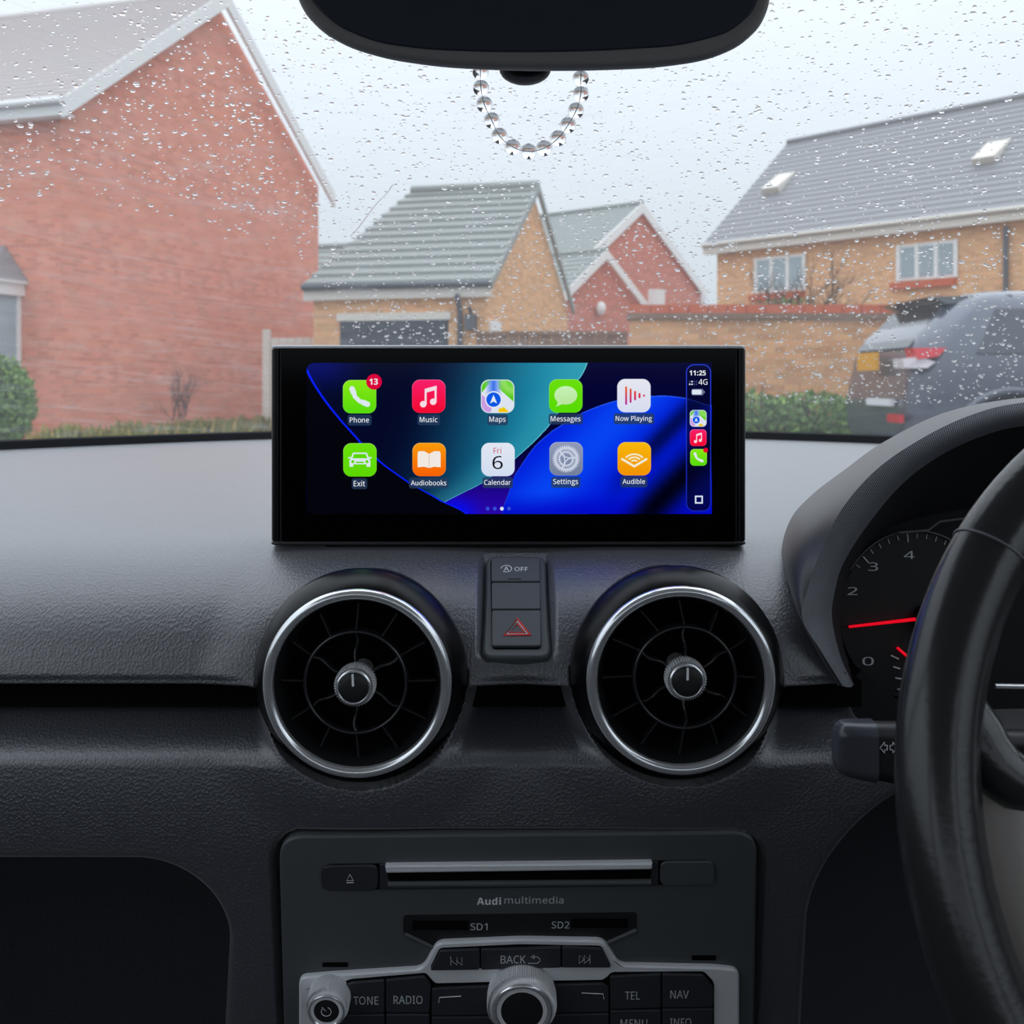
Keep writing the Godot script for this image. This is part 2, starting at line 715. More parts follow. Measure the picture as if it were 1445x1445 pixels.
func dash_point(x: float, q: Vector3) -> Vector3:   # q = (distance, height over the eye, weight of the bowed rear)
	var d := q.x + q.z * (-1.236 * x * x) * 0.98
	var y := q.y
	var w := clampf((0.69 - q.x) / 0.04, 0.0, 1.0)
	# well of the instruments
	var cw := smoothstep(0.170, 0.179, x - maxf(0.0, -0.13 - y) * 0.4 - clampf((q.x - 0.64) / 0.02, 0.0, 1.0) * 0.006 - clampf((q.x - 0.688) / 0.05, 0.0, 1.0) * 0.075)
	y -= 0.16 * cw * smoothstep(0.80, 0.74, q.x) * smoothstep(-0.20, -0.16, q.y)
	d += 0.2 * cw * smoothstep(0.68, 0.655, q.x) * smoothstep(-0.196, -0.190, q.y)
	if w > 0.0:
		var p := Vector2(x, y)
		var near := 1e3
		for c in [VL, VR]:
			var r := p.distance_to(c)
			near = minf(near, r)
			d -= w * 0.005 * (1.0 - smoothstep(0.056, 0.092, r))
		var rc := lerpf(0.0553, 0.0475, smoothstep(-0.165, -0.112, y))
		d += w * 0.07 * (1.0 - smoothstep(rc - 0.002, rc + 0.001, near))
		# the shadow gap across the dashboard
		var my := smoothstep(-0.204, -0.1775, y) * (1.0 - smoothstep(-0.1665, -0.163, y))
		d += 0.034 * my * smoothstep(0.0545, 0.068, near)
		# soft lip over the gap
		d -= 0.0015 * smoothstep(-0.162, -0.158, y) * (1.0 - smoothstep(-0.158, -0.14, y)) * smoothstep(0.056, 0.08, near)
		# openings under the shelf, left and right
		var l := sbox(p, Vector2(-0.158 - 0.4 + (y + 0.36) * 0.10, -0.254 - 0.4), Vector2(0.4, 0.4), 0.055)
		d += 0.26 * (1.0 - smoothstep(-0.034, 0.014, l + 0.011))
		var rr := sbox(p, Vector2(0.160 + 0.4, -0.214 - 0.4 - (x - 0.2) * -0.12), Vector2(0.4, 0.4), 0.075)
		d += 0.26 * (1.0 - smoothstep(-0.034, 0.014, rr + 0.010))
		# flat that takes the switch panel
		if absf(x - 0.0024) < 0.03:
			var fl := sbox(Vector2(x, y), Vector2(0.0024, -0.126), Vector2(0.0196, 0.0262), 0.006)
			var dp := 0.5955 + (y + 0.1492) / (0.1492 - 0.10325) * (0.6555 - 0.5955) + 0.0018
			d = lerpf(d, maxf(d, dp), 1.0 - smoothstep(-0.0005, 0.0012, fl))
		# recess that takes the radio
		var f := sbox(p, Vector2(0.0032, -0.305), Vector2(0.1303, 0.067), 0.017)
		d += 0.02 * (1.0 - smoothstep(-0.0012, 0.0012, f))
	return Vector3(x, EYE + y, -d)

func dashboard() -> void:
	var k := [Vector3(1.30, -0.062, 1.0), Vector3(1.15, -0.0655, 0.85), Vector3(0.95, -0.073, 0.5), Vector3(0.80, -0.083, 0.2), Vector3(0.70, -0.093, 0.0), Vector3(0.655, -0.103, 0.0), Vector3(0.625, -0.118, 0.0), Vector3(0.605, -0.138, 0.0),
		Vector3(0.596, -0.160, 0.0), Vector3(0.594, -0.172, 0.0), Vector3(0.592, -0.183, 0.0), Vector3(0.584, -0.202, 0.0), Vector3(0.583, -0.24, 0.0), Vector3(0.594, -0.30, 0.0), Vector3(0.606, -0.36, 0.0), Vector3(0.62, -0.44, 0.0), Vector3(0.63, -0.58, 0.0), Vector3(0.64, -0.78, 0.0)]
	var steps := [6, 8, 8, 10, 16, 18, 20, 24, 24, 18, 22, 28, 36, 24, 12, 6, 4]
	var sec := PackedVector3Array()
	for i in k.size() - 1:
		for s in steps[i]:
			sec.append(crom(k[maxi(i - 1, 0)], k[i], k[i + 1], k[mini(i + 2, k.size() - 1)], float(s) / steps[i]))
	sec.append(k[k.size() - 1])
	var xs := PackedFloat32Array()
	var x := -0.66
	while x < 0.66:
		xs.append(x)
		x += 0.0018 if absf(x) < 0.235 else (0.003 if absf(x) < 0.32 else 0.02)
	xs.append(0.66)
	var rows := []
	for q in sec:
		var row := PackedVector3Array()
		for xx in xs:
			row.append(dash_point(xx, q))
		rows.append(row)
	var b := MB.new()
	b.grid(rows, false, false, true)
	var t := thing("dashboard", "dark grey grained plastic dashboard running under the windscreen", "dashboard", Vector3(0, 0.56, -0.6))
	wpart("skin", b, M.dash, t)
	# black strip added to stand in for the gap's deep shade, in three lengths
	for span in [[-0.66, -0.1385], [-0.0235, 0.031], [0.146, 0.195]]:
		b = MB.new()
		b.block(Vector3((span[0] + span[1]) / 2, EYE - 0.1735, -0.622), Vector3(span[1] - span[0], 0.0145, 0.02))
		wpart("gap_shade", b, M.void, t, "added black strip that paints the shade in the gap")

# ---- houses. A gabled block in its own axes: the ridge along x from -len to 0, the gable at x = 0 faces +x, the eaves at z = 0 and z = wid
class Gable:
	var len: float
	var wid: float
	var he: float
	var hr: float
	var over := 0.25
	var courses := 14
	var rlen := 0.0      # how far the ridge runs; 0 for the whole length
	var thick := 0.07

func placed(n: String, label: String, cat: String, ox: float, od: float, nx: float, nd: float, group := "") -> Node3D:
	var o := thing(n, label, cat, Vector3(ox, 0, -od), group)
	var x := Vector3(nx, 0, -nd).normalized()
	o.basis = Basis(x, Vector3.UP, x.cross(Vector3.UP))
	return o

func gable_walls(o: Node3D, g: Gable, m: Material) -> void:
	for s: float in [0.0, -g.len]:
		var b := MB.new()
		var t := 0.25
		var pts := [Vector3(s, 0, g.wid), Vector3(s, 0, 0), Vector3(s, g.he, 0), Vector3(s, g.hr - 0.06, g.wid / 2), Vector3(s, g.he, g.wid)]
		if s != 0.0 and g.rlen > 0.0:
			pts = [pts[0], pts[1], pts[2], pts[4]]
		if s == 0.0:
			b.prism(pts, Vector3(-t, 0, 0))
		else:
			pts.reverse()
			b.prism(pts, Vector3(t, 0, 0))
		part("gable_wall", b, m, o)
	for z: float in [0.125, g.wid - 0.125]:
		var b := MB.new()
		b.block(Vector3(-g.len / 2, g.he / 2, z), Vector3(g.len - 0.5, g.he, 0.25))
		part("side_wall", b, m, o)

func gable_roof(o: Node3D, g: Gable, m: Material, far_side := true) -> void:
	var roof := Node3D.new()
	roof.name = "roof"
	o.add_child(roof, true)
	var dy := g.hr - g.he
	var run := g.wid / 2
	var rl := g.rlen if g.rlen > 0.0 else g.len
	for side in ([0, 1] if far_side else [1]):
		for i in g.courses:
			# from eave to ridge; each course overlaps the one below and stands proud of it
			var f0 := -g.over / run + (1.0 + g.over / run) * i / g.courses
			var f1 := -g.over / run + (1.0 + g.over / run) * (i + 1.25) / g.courses
			f1 = minf(f1, 1.0)
			var q := []
			for f: float in [f0, f1]:
				var y := g.he + dy * f
				var z := run * f
				z = z if side == 0 else g.wid - z
				var lift: float = g.thick if f == f0 else 0.02
				var xl := -lerpf(g.len, rl, clampf(f, 0, 1)) - g.over
				q.append([Vector3(xl, y + lift, z), Vector3(g.over, y + lift, z), Vector3(xl, y - 0.06, z), Vector3(g.over, y - 0.06, z)])
			var b := MB.new()
			var a = q[0]
			var c = q[1]
			var quads := [[a[0], a[1], c[1], c[0]], [a[2], a[3], a[1], a[0]], [a[3], c[3], c[1], a[1]], [c[2], a[2], a[0], c[0]], [a[3], a[2], c[2], c[3]]]
			for w in quads:
				if side == 0:
					b.fquad(w[3], w[2], w[1], w[0])
				else:
					b.fquad(w[0], w[1], w[2], w[3])
			part("tile_course", b, m, roof)
	if g.rlen > 0.0:     # hipped end
		var hb := MB.new()
		var ye := g.he - dy * g.over / run + 0.03
		var w0 := Vector3(-g.len - g.over, ye, -g.over)
		var w1 := Vector3(-g.len - g.over, ye, g.wid + g.over)
		var w2 := Vector3(-rl - g.over, g.hr + 0.02, run)
		hb.ftri(w0, w1, w2)
		hb.ftri(w0 - Vector3(0, 0.1, 0), w2 - Vector3(0, 0.1, 0), w1 - Vector3(0, 0.1, 0))
		part("hip_slope", hb, m, roof)
	var rb := MB.new()
	rb.tube(PackedVector3Array([Vector3(-rl - g.over, g.hr + 0.03, g.wid / 2), Vector3(g.over, g.hr + 0.03, g.wid / 2)]), 0.11, 8)
	part("ridge_tile", rb, m, roof)

func barge(o: Node3D, g: Gable, h: float, m: Material, both := true) -> void:
	for side in ([0, 1] if both else [1]):
		var z0: float = -g.over if side == 0 else g.wid + g.over
		var y0 := g.he - (g.hr - g.he) / (g.wid / 2) * g.over
		var b := MB.new()
		var a := Vector3(g.over + 0.02, y0, z0)
		var c := Vector3(g.over + 0.02, g.hr, g.wid / 2)
		var pts := [a - Vector3(0, h, 0), a + Vector3(0, 0.05, 0), c + Vector3(0, 0.05, 0), c - Vector3(0, h, 0)]
		if side == 1:
			pts.reverse()
		pts.reverse()
		b.prism(pts, Vector3(-0.06, 0, 0))
		part("barge_board", b, m, o)

func gutter(o: Node3D, g: Gable, m: Material, mf: Material, h := 0.22) -> void:
	var z := g.wid + g.over
	var y := g.he - (g.hr - g.he) / (g.wid / 2) * g.over
	var b := MB.new()
	b.block(Vector3(-g.len / 2, y - h / 2 - 0.02, z - 0.03), Vector3(g.len + g.over * 2, h, 0.04))
	b.block(Vector3(-g.len / 2, y - h, z - 0.14), Vector3(g.len + g.over * 2, 0.03, 0.24))
	part("fascia", b, mf, o)
	b = MB.new()
	b.tube(PackedVector3Array([Vector3(-g.len - g.over, y + 0.0, z + 0.05), Vector3(g.over, y + 0.0, z + 0.05)]), 0.055, 8)
	part("gutter", b, m, o)

func left_house() -> void:
	var o := placed("house", "tall red brick house with white barge boards at the left of the road", "house", -4.5, 25.5, 0.953, -0.304)
	var g := Gable.new()
	g.len = 9.0
	g.wid = 8.6
	g.he = 5.56
	g.hr = 8.55
	g.over = 0.28
	g.courses = 27
	g.thick = 0.085
	gable_walls(o, g, M.redbrick)
	gable_roof(o, g, M.tile3, false)
	barge(o, g, 0.26, M.white)
	gutter(o, g, M.white, M.white, 0.2)
	var b := MB.new()
	# bay window on the near side
	var bx := -1.62
	for z: float in [g.wid + 0.42]:
		b.block(Vector3(bx, 0.35, z), Vector3(1.7, 0.7, 0.84))
		part("bay_base", b, M.redbrick, o)
		b = MB.new()
		b.block(Vector3(bx, 2.48, z), Vector3(1.86, 0.2, 0.98))
		b.block(Vector3(bx, 2.6, z), Vector3(1.98, 0.06, 1.08))
		part("bay_cornice", b, M.white, o)
		b = MB.new()
		var t0 := Vector3(bx, 3.2, z - 0.42)
		var cs := [Vector3(bx - 1.0, 2.62, z - 0.42), Vector3(bx - 1.0, 2.62, z + 0.55), Vector3(bx + 1.0, 2.62, z + 0.55), Vector3(bx + 1.0, 2.62, z - 0.42)]
		b.fquad(cs[1], cs[2], t0 + Vector3(0.55, 0, 0.02), t0 + Vector3(-0.55, 0, 0.02))
		b.ftri(cs[2], cs[3], t0 + Vector3(0.55, 0, 0.02))
		b.ftri(cs[0], cs[1], t0 + Vector3(-0.55, 0, 0.02))
		part("bay_roof", b, M.tile2, o)
		for x: float in [-0.82, -0.28, 0.28, 0.82]:
			b = MB.new()
			b.block(Vector3(bx + x, 1.54, z + 0.38), Vector3(0.09, 1.7, 0.09))
			part("window_post", b, M.white, o)
		for x: float in [-0.55, 0.0, 0.55]:
			b = MB.new()
			b.block(Vector3(bx + x, 1.54, z + 0.37), Vector3(0.46, 1.68, 0.02))
			part("window_pane", b, M.pane, o)
		for y: float in [0.74, 1.95, 2.36]:
			b = MB.new()
			b.block(Vector3(bx, y, z + 0.385), Vector3(1.66, 0.07, 0.07))
			part("glazing_bar", b, M.white, o)
		for y: float in [1.54]:
			b = MB.new()
			b.block(Vector3(bx + 0.84, y, z), Vector3(0.03, 1.68, 0.7))
			part("side_pane", b, M.pane, o)
			b = MB.new()
			b.block(Vector3(bx + 0.83, y, z - 0.36), Vector3(0.09, 1.7, 0.09))
			part("window_post", b, M.white, o)
	# pale timber gate that closes the gap to the garage
	var gt := thing("garden_gate", "pale weathered timber gate in the gap beside the red brick house", "gate", Vector3(-4.3, 0, -20.6))
	for i in 8:
		b = MB.new()
		b.block(Vector3(-0.15 + i * 0.15, 0.92, 0), Vector3(0.135, 1.84, 0.03))
		part("plank", b, M.cream, gt)
	b = MB.new()
	b.block(Vector3(-0.3, 1.0, 0), Vector3(0.14, 2.0, 0.12))
	part("post", b, M.cream, gt)

func garage() -> void:
	var o := placed("garage", "buff brick garage with grey ribbed tile roof and dark up-and-over door", "garage", 1.23, 24.5, 0.966, -0.256)
	var g := Gable.new()
	g.len = 3.1
	g.rlen = 2.35
	g.wid = 6.52
	g.he = 2.72
	g.hr = 4.80
	g.over = 0.13
	g.courses = 13
	g.thick = 0.085
	gable_walls(o, g, M.buff)
	gable_roof(o, g, M.tile, false)
	barge(o, g, 0.10, M.verge)
	gutter(o, g, M.lead, M.cream, 0.2)
	var z := g.wid
	var b := MB.new()
	b.block(Vector3(-1.62, 2.12, z + 0.015), Vector3(2.05, 0.13, 0.07))
	part("door_lintel", b, M.cream, o)
	var d := MB.new()
	d.block(Vector3(-1.62, 1.03, z + 0.0), Vector3(1.95, 2.06, 0.04))
	var dd := part("garage_door", d, M.darkdoor, o)
	for i in 9:
		b = MB.new()
		b.block(Vector3(-1.62, 0.14 + i * 0.225, z + 0.03), Vector3(1.9, 0.205, 0.03))
		part("panel", b, M.darkdoor, dd)
	b = MB.new()
	b.tube(PackedVector3Array([Vector3(-0.42, 0.0, z + 0.08), Vector3(-0.42, 2.2, z + 0.08), Vector3(-0.42, 2.45, z + 0.24)]), 0.045, 8)
	part("downpipe", b, M.lead, o)
	b = MB.new()
	b.block(Vector3(-0.22, 2.0, z + 0.1), Vector3(0.16, 0.26, 0.2))
	b.tube(PackedVector3Array([Vector3(-0.22, 2.1, z + 0.05), Vector3(-0.22, 2.25, z + 0.2)]), 0.03, 6)
	part("lantern", b, M.lead, o, "dark wall lantern beside the downpipe")
	# small white window in the gable
	b = MB.new()
	b.block(Vector3(0.01, 1.62, z - 0.5), Vector3(0.08, 0.86, 0.62))
	part("window_frame", b, M.white, o)
	b = MB.new()
	b.block(Vector3(0.05, 1.48, z - 0.5), Vector3(0.02, 0.46, 0.2))
	part("window_pane", b, M.pane, o)

func far_garage() -> void:
	var o := placed("garage", "low grey roof of another building just seen between red house and garage", "garage", -1.5, 34.0, 0.966, -0.256)
	var g := Gable.new()
	g.len = 8.0
	g.wid = 5.5
	g.he = 2.8
	g.hr = 4.95
	g.courses = 12
	gable_walls(o, g, M.buff)
	gable_roof(o, g, M.tile, false)
	barge(o, g, 0.1, M.lead)

func gabled_houses() -> void:
	var o := placed("house", "red brick house with two steep white-edged gables behind the garage", "house", 8.0, 46.4, 0.746, -0.665)
	var g := Gable.new()
	g.len = 7.0
	g.wid = 9.0
	g.he = 5.0
	g.hr = 8.0
	g.over = 0.15
	g.courses = 22
	g.thick = 0.05
	gable_walls(o, g, M.redbrick2)
	gable_roof(o, g, M.tile, false)
	barge(o, g, 0.36, M.white)
	var b := MB.new()
	b.tube(PackedVector3Array([Vector3(0.1, 0, 0.1), Vector3(0.1, 5.1, 0.1)]), 0.12, 8)
	part("downpipe", b, M.white, o)
	# the front wing, with a lower gable of the same pitch
	var n0 := o.get_child_count()
	var shift := o.basis.inverse() * (Vector3(5.07, 0, -40.2) - o.position)
	g = Gable.new()
	g.len = 4.5
	g.wid = 5.85
	g.he = 3.5
	g.hr = 5.55
	g.over = 0.2
	g.courses = 12
	gable_walls(o, g, M.redbrick2)
	gable_roof(o, g, M.tile, false)
	barge(o, g, 0.28, M.white)
	b = MB.new()
	b.ball(Vector3(0.15, 3.55, 3.2), Vector3(0.16, 0.24, 0.2), 12, 8)
	part("lamp", b, M.white, o, "white oval lamp on the front gable")
	b = MB.new()
	b.block(Vector3(0.2, 3.95, -0.1), Vector3(0.4, 0.9, 0.5))
	part("gutter_box", b, M.white, o)
	for k in range(n0, o.get_child_count()):
		o.get_child(k).position += shift

func right_house() -> void:
	var e := Vector3(0.655, 0, 0.755)
	var zd := Vector3(-0.755, 0, 0.655)
	var p0 := Vector3(6.1, 0, -32.6) + e * 18.0 - zd * 8.0
	var o := placed("house", "long buff brick house with grey slate roof behind the garden wall", "house", p0.x, -p0.z, 0.655, -0.755)
	var g := Gable.new()
	g.len = 18.0
	g.wid = 8.0
	g.he = 5.32
	g.hr = 8.72
	g.over = 0.3
	g.courses = 20
	g.thick = 0.06
	gable_walls(o, g, M.buff)
	gable_roof(o, g, M.tile2, false)
	gutter(o, g, M.cream, M.cream, 0.24)
	var z := g.wid
	# windows on the front
	for q in [[1068.0, 1136.0, 361.0, 412.0, 3], [1269.0, 1350.0, 342.0, 394.0, 3]]:
		var t := o.transform * Transform3D(Basis.IDENTITY, Vector3(0, 0, z))
		var a := onto(t, q[0], (q[2] + q[3]) / 2)
		var c := onto(t, q[1], (q[2] + q[3]) / 2)
		var top := onto(t, (q[0] + q[1]) / 2, q[2]).y
		var bot := onto(t, (q[0] + q[1]) / 2, q[3]).y
		var w := c.x - a.x
		var win := MB.new()
		var mx := (a.x + c.x) / 2
		var my := (top + bot) / 2
		win.block(Vector3(mx, my, z), Vector3(w, top - bot, 0.06))
		var wn := part("window", win, M.white, o)
		for k in 3:
			var pb := MB.new()
			pb.block(Vector3(mx - w / 3 + k * w / 3, my, z + 0.035), Vector3(w / 3 - 0.14, top - bot - 0.16, 0.02))
			part("pane", pb, M.pane, wn)
		for k in 4:
			var sb := MB.new()
			sb.block(Vector3(mx - w / 2 + k * w / 3, my, z + 0.05), Vector3(0.1, top - bot, 0.05))
			part("window_bar", sb, M.white, wn)
		var sill := MB.new()
		sill.block(Vector3(mx - 0.1, bot - 0.12, z + 0.06), Vector3(w + 0.2, 0.16, 0.16))
		part("window_sill", sill, M.terra, o)
	var t2 := o.transform * Transform3D(Basis.IDENTITY, Vector3(0, 0, z + 0.1))
	var dp := onto(t2, 1419, 360)
	var b := MB.new()
	b.tube(PackedVector3Array([Vector3(dp.x, 0, z + 0.1), Vector3(dp.x, 4.7, z + 0.1)]), 0.06, 8)
	part("downpipe", b, M.lead, o)
	# roof vents, on the slope that faces the road
	var n := Vector3(0, 4.0, 3.8).normalized()
	var sl := Transform3D(o.basis * Basis(Vector3.RIGHT, Vector3.RIGHT.cross(-n).normalized(), n), o.transform * Vector3(0, g.hr, g.wid / 2))
	for q in [[1104.0, 265.0], [1404.0, 223.0]]:
		var c := onto(sl, q[0], q[1])
		var lt := o.transform.affine_inverse() * sl
		b = MB.new()
		var pr := []
		for k in [Vector3(-0.3, -0.55, 0), Vector3(0.3, -0.55, 0), Vector3(0.3, 0.5, 0), Vector3(-0.3, 0.5, 0)]:
			pr.append(lt * (c + k + Vector3(0, 0, 0.42 if k.y < 0 else 0.2)))
		b.prism(pr, lt.basis * Vector3(0, 0, -0.3))
		part("roof_vent", b, M.cream, o)

func garden_wall() -> void:
	var o := thing("garden_wall", "long buff brick garden wall with terracotta coping behind the hedge", "wall", Vector3(1.4, 0, -13.0))
	var b := MB.new()
	b.block(Vector3(4.5, 0.93, 0), Vector3(9.0, 1.76, 0.24))
	part("brickwork", b, M.wallbrick, o)
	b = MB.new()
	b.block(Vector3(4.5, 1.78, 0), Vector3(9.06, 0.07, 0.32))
	part("coping_shade", b, M.timber, o)  # dark course added in place of the shadow under the coping
	for i in 40:
		b = MB.new()
		b.block(Vector3(0.11 + i * 0.225, 1.86, 0), Vector3(0.215, 0.11, 0.28))
		part("coping_brick", b, M.terra, o)

func fence() -> void:
	var o := thing("fence", "low brown timber fence between the garage and the garden wall", "fence", Vector3(0.45, 0, -14.2))
	for i in 14:
		var b := MB.new()
		b.block(Vector3(-0.85 + i * 0.14, 0.82, 0.012 * (i % 2)), Vector3(0.134, 1.64, 0.02))
		part("plank", b, M.timber, o)
	var b2 := MB.new()
	b2.block(Vector3(0.05, 1.64, 0), Vector3(1.98, 0.05, 0.07))
	part("rail", b2, M.timber, o)

func parked_car() -> void:
	var o := thing("car", "dark grey wet estate car parked before the garden wall, its tail to the left", "car", Vector3(3.27, 0, -9.0))
	# rings of the plan outline, bottom to top: height, tail x, nose x, half width
	var rings := [[0.34, 0.12, 4.6, 0.86], [0.42, 0.03, 4.72, 0.93], [0.6, -0.02, 4.8, 0.965], [0.8, -0.03, 4.82, 0.975], [1.0, -0.01, 4.75, 0.975], [1.1, 0.02, 4.5, 0.97], [1.2, 0.04, 3.9, 0.955], [1.3, 0.07, 3.3, 0.925], [1.42, 0.14, 3.0, 0.88], [1.56, 0.30, 2.75, 0.815], [1.68, 0.44, 2.5, 0.755], [1.745, 0.54, 2.3, 0.69], [1.785, 0.75, 2.0, 0.58], [1.8, 1.0, 1.8, 0.3]]
	var zc := -0.97
	var rows := []
	var prev := []
	for r in rings:
		var w: float = r[3]
		var oo := rrect(r[2] - r[1], w * 2, minf(0.22, w * 0.5), 6)
		var row := PackedVector3Array()
		for q in oo:
			# tail bowed a little in plan
			row.append(Vector3(q.x + (r[1] + r[2]) / 2 + (0.06 * q.y * q.y if q.x < 0 else 0.0), r[0], zc - q.y))
		rows.append(row)
	var b := MB.new()
	b.grid(rows, true, false)
	var top: PackedVector3Array = rows[rows.size() - 1]
	for i in range(1, top.size() - 1):
		b.ftri(top[0], top[i], top[i + 1])
	part("body", b, M.paint, o)
	# rear window and side windows lie just proud of the body
	b = MB.new()
	b.fquad(Vector3(0.075, 1.30, zc - 0.70), Vector3(0.075, 1.30, zc + 0.70), Vector3(0.40, 1.66, zc + 0.60), Vector3(0.40, 1.66, zc - 0.60))
	b.fquad(Vector3(0.075, 1.30, zc + 0.70), Vector3(0.12, 1.30, zc + 0.70), Vector3(0.44, 1.66, zc + 0.60), Vector3(0.40, 1.66, zc + 0.60))
	part("rear_window", b, M.tint, o)
	for q in [[0.55, 1.35], [1.42, 2.25], [2.32, 3.0]]:
		b = MB.new()
		b.prism([Vector3(q[0], 1.24, zc + 0.957), Vector3(q[1] + 0.05, 1.24, zc + 0.957), Vector3(minf(q[1], 2.6), 1.62, zc + 0.805), Vector3(q[0] + 0.22, 1.62, zc + 0.805)], Vector3(0, 0, -0.03))
		part("side_window", b, M.sideglass, o)
	b = MB.new()
	b.prism([Vector3(0.42, 1.67, zc + 0.66), Vector3(0.95, 1.70, zc + 0.73), Vector3(0.95, 1.745, zc + 0.70), Vector3(0.30, 1.735, zc + 0.6)], Vector3(0, 0, -1.26))
	part("roof_spoiler", b, M.tint, o, "black spoiler over the rear window")
	b = MB.new()
	b.prism([Vector3(-0.05, 1.12, zc + 0.965), Vector3(0.13, 1.12, zc + 0.985), Vector3(0.2, 1.17, zc + 0.98), Vector3(0.08, 1.21, zc + 0.975), Vector3(-0.06, 1.2, zc + 0.95)], Vector3(0, 0, -0.25))
	part("reversing_lamp", b, M.clearlamp, o, "clear rear lamp")
	b = MB.new()
	b.prism([Vector3(0.05, 1.19, zc + 0.985), Vector3(0.22, 1.215, zc + 0.985), Vector3(0.3, 1.285, zc + 0.965), Vector3(0.03, 1.285, zc + 0.95)], Vector3(0, 0, -0.22))
	part("tail_lamp", b, M.tail, o, "red tail lamp")
	b = MB.new()
	b.block(Vector3(-0.045, 1.19, zc + 0.02), Vector3(0.03, 0.16, 0.52))
	part("number_plate", b, M.plate, o, "yellow rear number plate")
	b = MB.new()
	b.block(Vector3(-0.04, 0.70, zc + 0.72), Vector3(0.04, 0.07, 0.3))
	part("reflector", b, M.tail, o, "red reflector low on the bumper")
	b = MB.new()
	b.block(Vector3(-0.03, 0.83, zc + 0.3), Vector3(0.04, 0.06, 0.62))
	part("bumper_trim", b, M.satin, o)
	b = MB.new()
	b.block(Vector3(0.9, 0.86, zc + 0.975), Vector3(0.9, 0.02, 0.012))
	part("crease", b, M.paint, o)
	for x: float in [0.84, 3.76]:
		var wt := Transform3D(Basis.IDENTITY, Vector3(x, 0.39, zc + 0.80))
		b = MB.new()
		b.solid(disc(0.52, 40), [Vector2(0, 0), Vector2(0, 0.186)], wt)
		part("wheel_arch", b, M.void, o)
		b = MB.new()
		var ring := PackedVector3Array()
		for i in 25:
			var a := PI * (i - 1) / 22.0
			ring.append(Vector3(x + cos(a) * 0.535, 0.40 + sin(a) * 0.535, zc + 0.975))
		b.tube(ring, 0.035, 8)
		part("arch_lip", b, M.paint, o)
		b = MB.new()
		b.lathe([Vector2(0.30, 0.195), Vector2(0.36, 0.205), Vector2(0.39, 0.17), Vector2(0.39, 0.0)].map(func(q): return Vector2(q.x, q.y - 0.0)), 36, wt)
		part("tyre", b, M.rubber, o)
		b = MB.new()
		b.solid(disc(0.3, 36), [Vector2(0, 0.0), Vector2(0, 0.19), Vector2(0.03, 0.2)], wt)
		part("wheel", b, M.lead, o)

# ---- plants
func leaf_mesh(l: float, w: float) -> ArrayMesh:
	var b := MB.new()
	b.fquad(Vector3(0, 0, 0), Vector3(w, l * 0.5, 0.1 * l), Vector3(0, l, 0), Vector3(0, l * 0.5, -0.08 * l))
	b.fquad(Vector3(0, 0, 0), Vector3(0, l * 0.5, -0.08 * l), Vector3(0, l, 0), Vector3(-w, l * 0.5, 0.1 * l))
	return b.mesh()

func scatter(n: String, par: Node, m: Material, me: Mesh, ts: Array, cols: Array) -> void:
	var mm := MultiMesh.new()
	mm.transform_format = MultiMesh.TRANSFORM_3D
	mm.use_colors = not cols.is_empty()
	mm.mesh = me
	mm.instance_count = ts.size()
	for i in ts.size():
		mm.set_instance_transform(i, ts[i])
		if cols:
			mm.set_instance_color(i, cols[i % cols.size()])
	var o := MultiMeshInstance3D.new()
	o.name = n
	o.multimesh = mm
	o.material_override = m
	par.add_child(o, true)
	o.set_meta("kind", "stuff")

func foliage(n: String, o: Node3D, c: Vector3, r: Vector3, count: int, ll: float, m: Material, rng: RandomNumberGenerator, box := false) -> void:
	var ts := []
	for i in count:
		var p := Vector3(rng.randfn(0, 1), rng.randfn(0, 1), rng.randfn(0, 1)).normalized() * pow(rng.randf(), 0.33)
		if box:
			p = Vector3(rng.randf_range(-1, 1), rng.randf_range(-1, 1), rng.randf_range(-1, 1))
			p.y *= 0.9 + 0.1 * sin(p.x * 23.0)
		var bs := Basis.from_euler(Vector3(rng.randf_range(-1.2, 1.2), rng.randf() * TAU, rng.randf_range(-1.2, 1.2))).scaled(Vector3.ONE * ll * rng.randf_range(0.6, 1.3))
		ts.append(Transform3D(bs, c + p * r))
	scatter(n, o, m, leaf_mesh(1.0, 0.3), ts, [Color(0.8, 0.85, 0.7), Color(1, 1, 1), Color(1.15, 1.1, 0.8), Color(0.65, 0.75, 0.6), Color(0.9, 1.0, 0.75)])

func branch(b: MB, a: Vector3, dir: Vector3, l: float, r: float, lev: int, rng: RandomNumberGenerator) -> void:
	var pts := PackedVector3Array([a])
	var rs := [r]
	var p := a
	var d := dir
	for i in 4:
		d = (d + Vector3(rng.randf_range(-0.3, 0.3), rng.randf_range(-0.1, 0.25), rng.randf_range(-0.3, 0.3))).normalized()
		p += d * l / 4
		pts.append(p)
		rs.append(r * (1.0 - 0.2 * (i + 1)))
		if lev > 0 and i > 0:
			for s in 2:
				var q := (d + Vector3(rng.randf_range(-1, 1), rng.randf_range(-0.1, 0.7), rng.randf_range(-1, 1))).normalized()
				branch(b, p, q, l * 0.55, r * 0.5, lev - 1, rng)
	b.tube(pts, rs, 5)

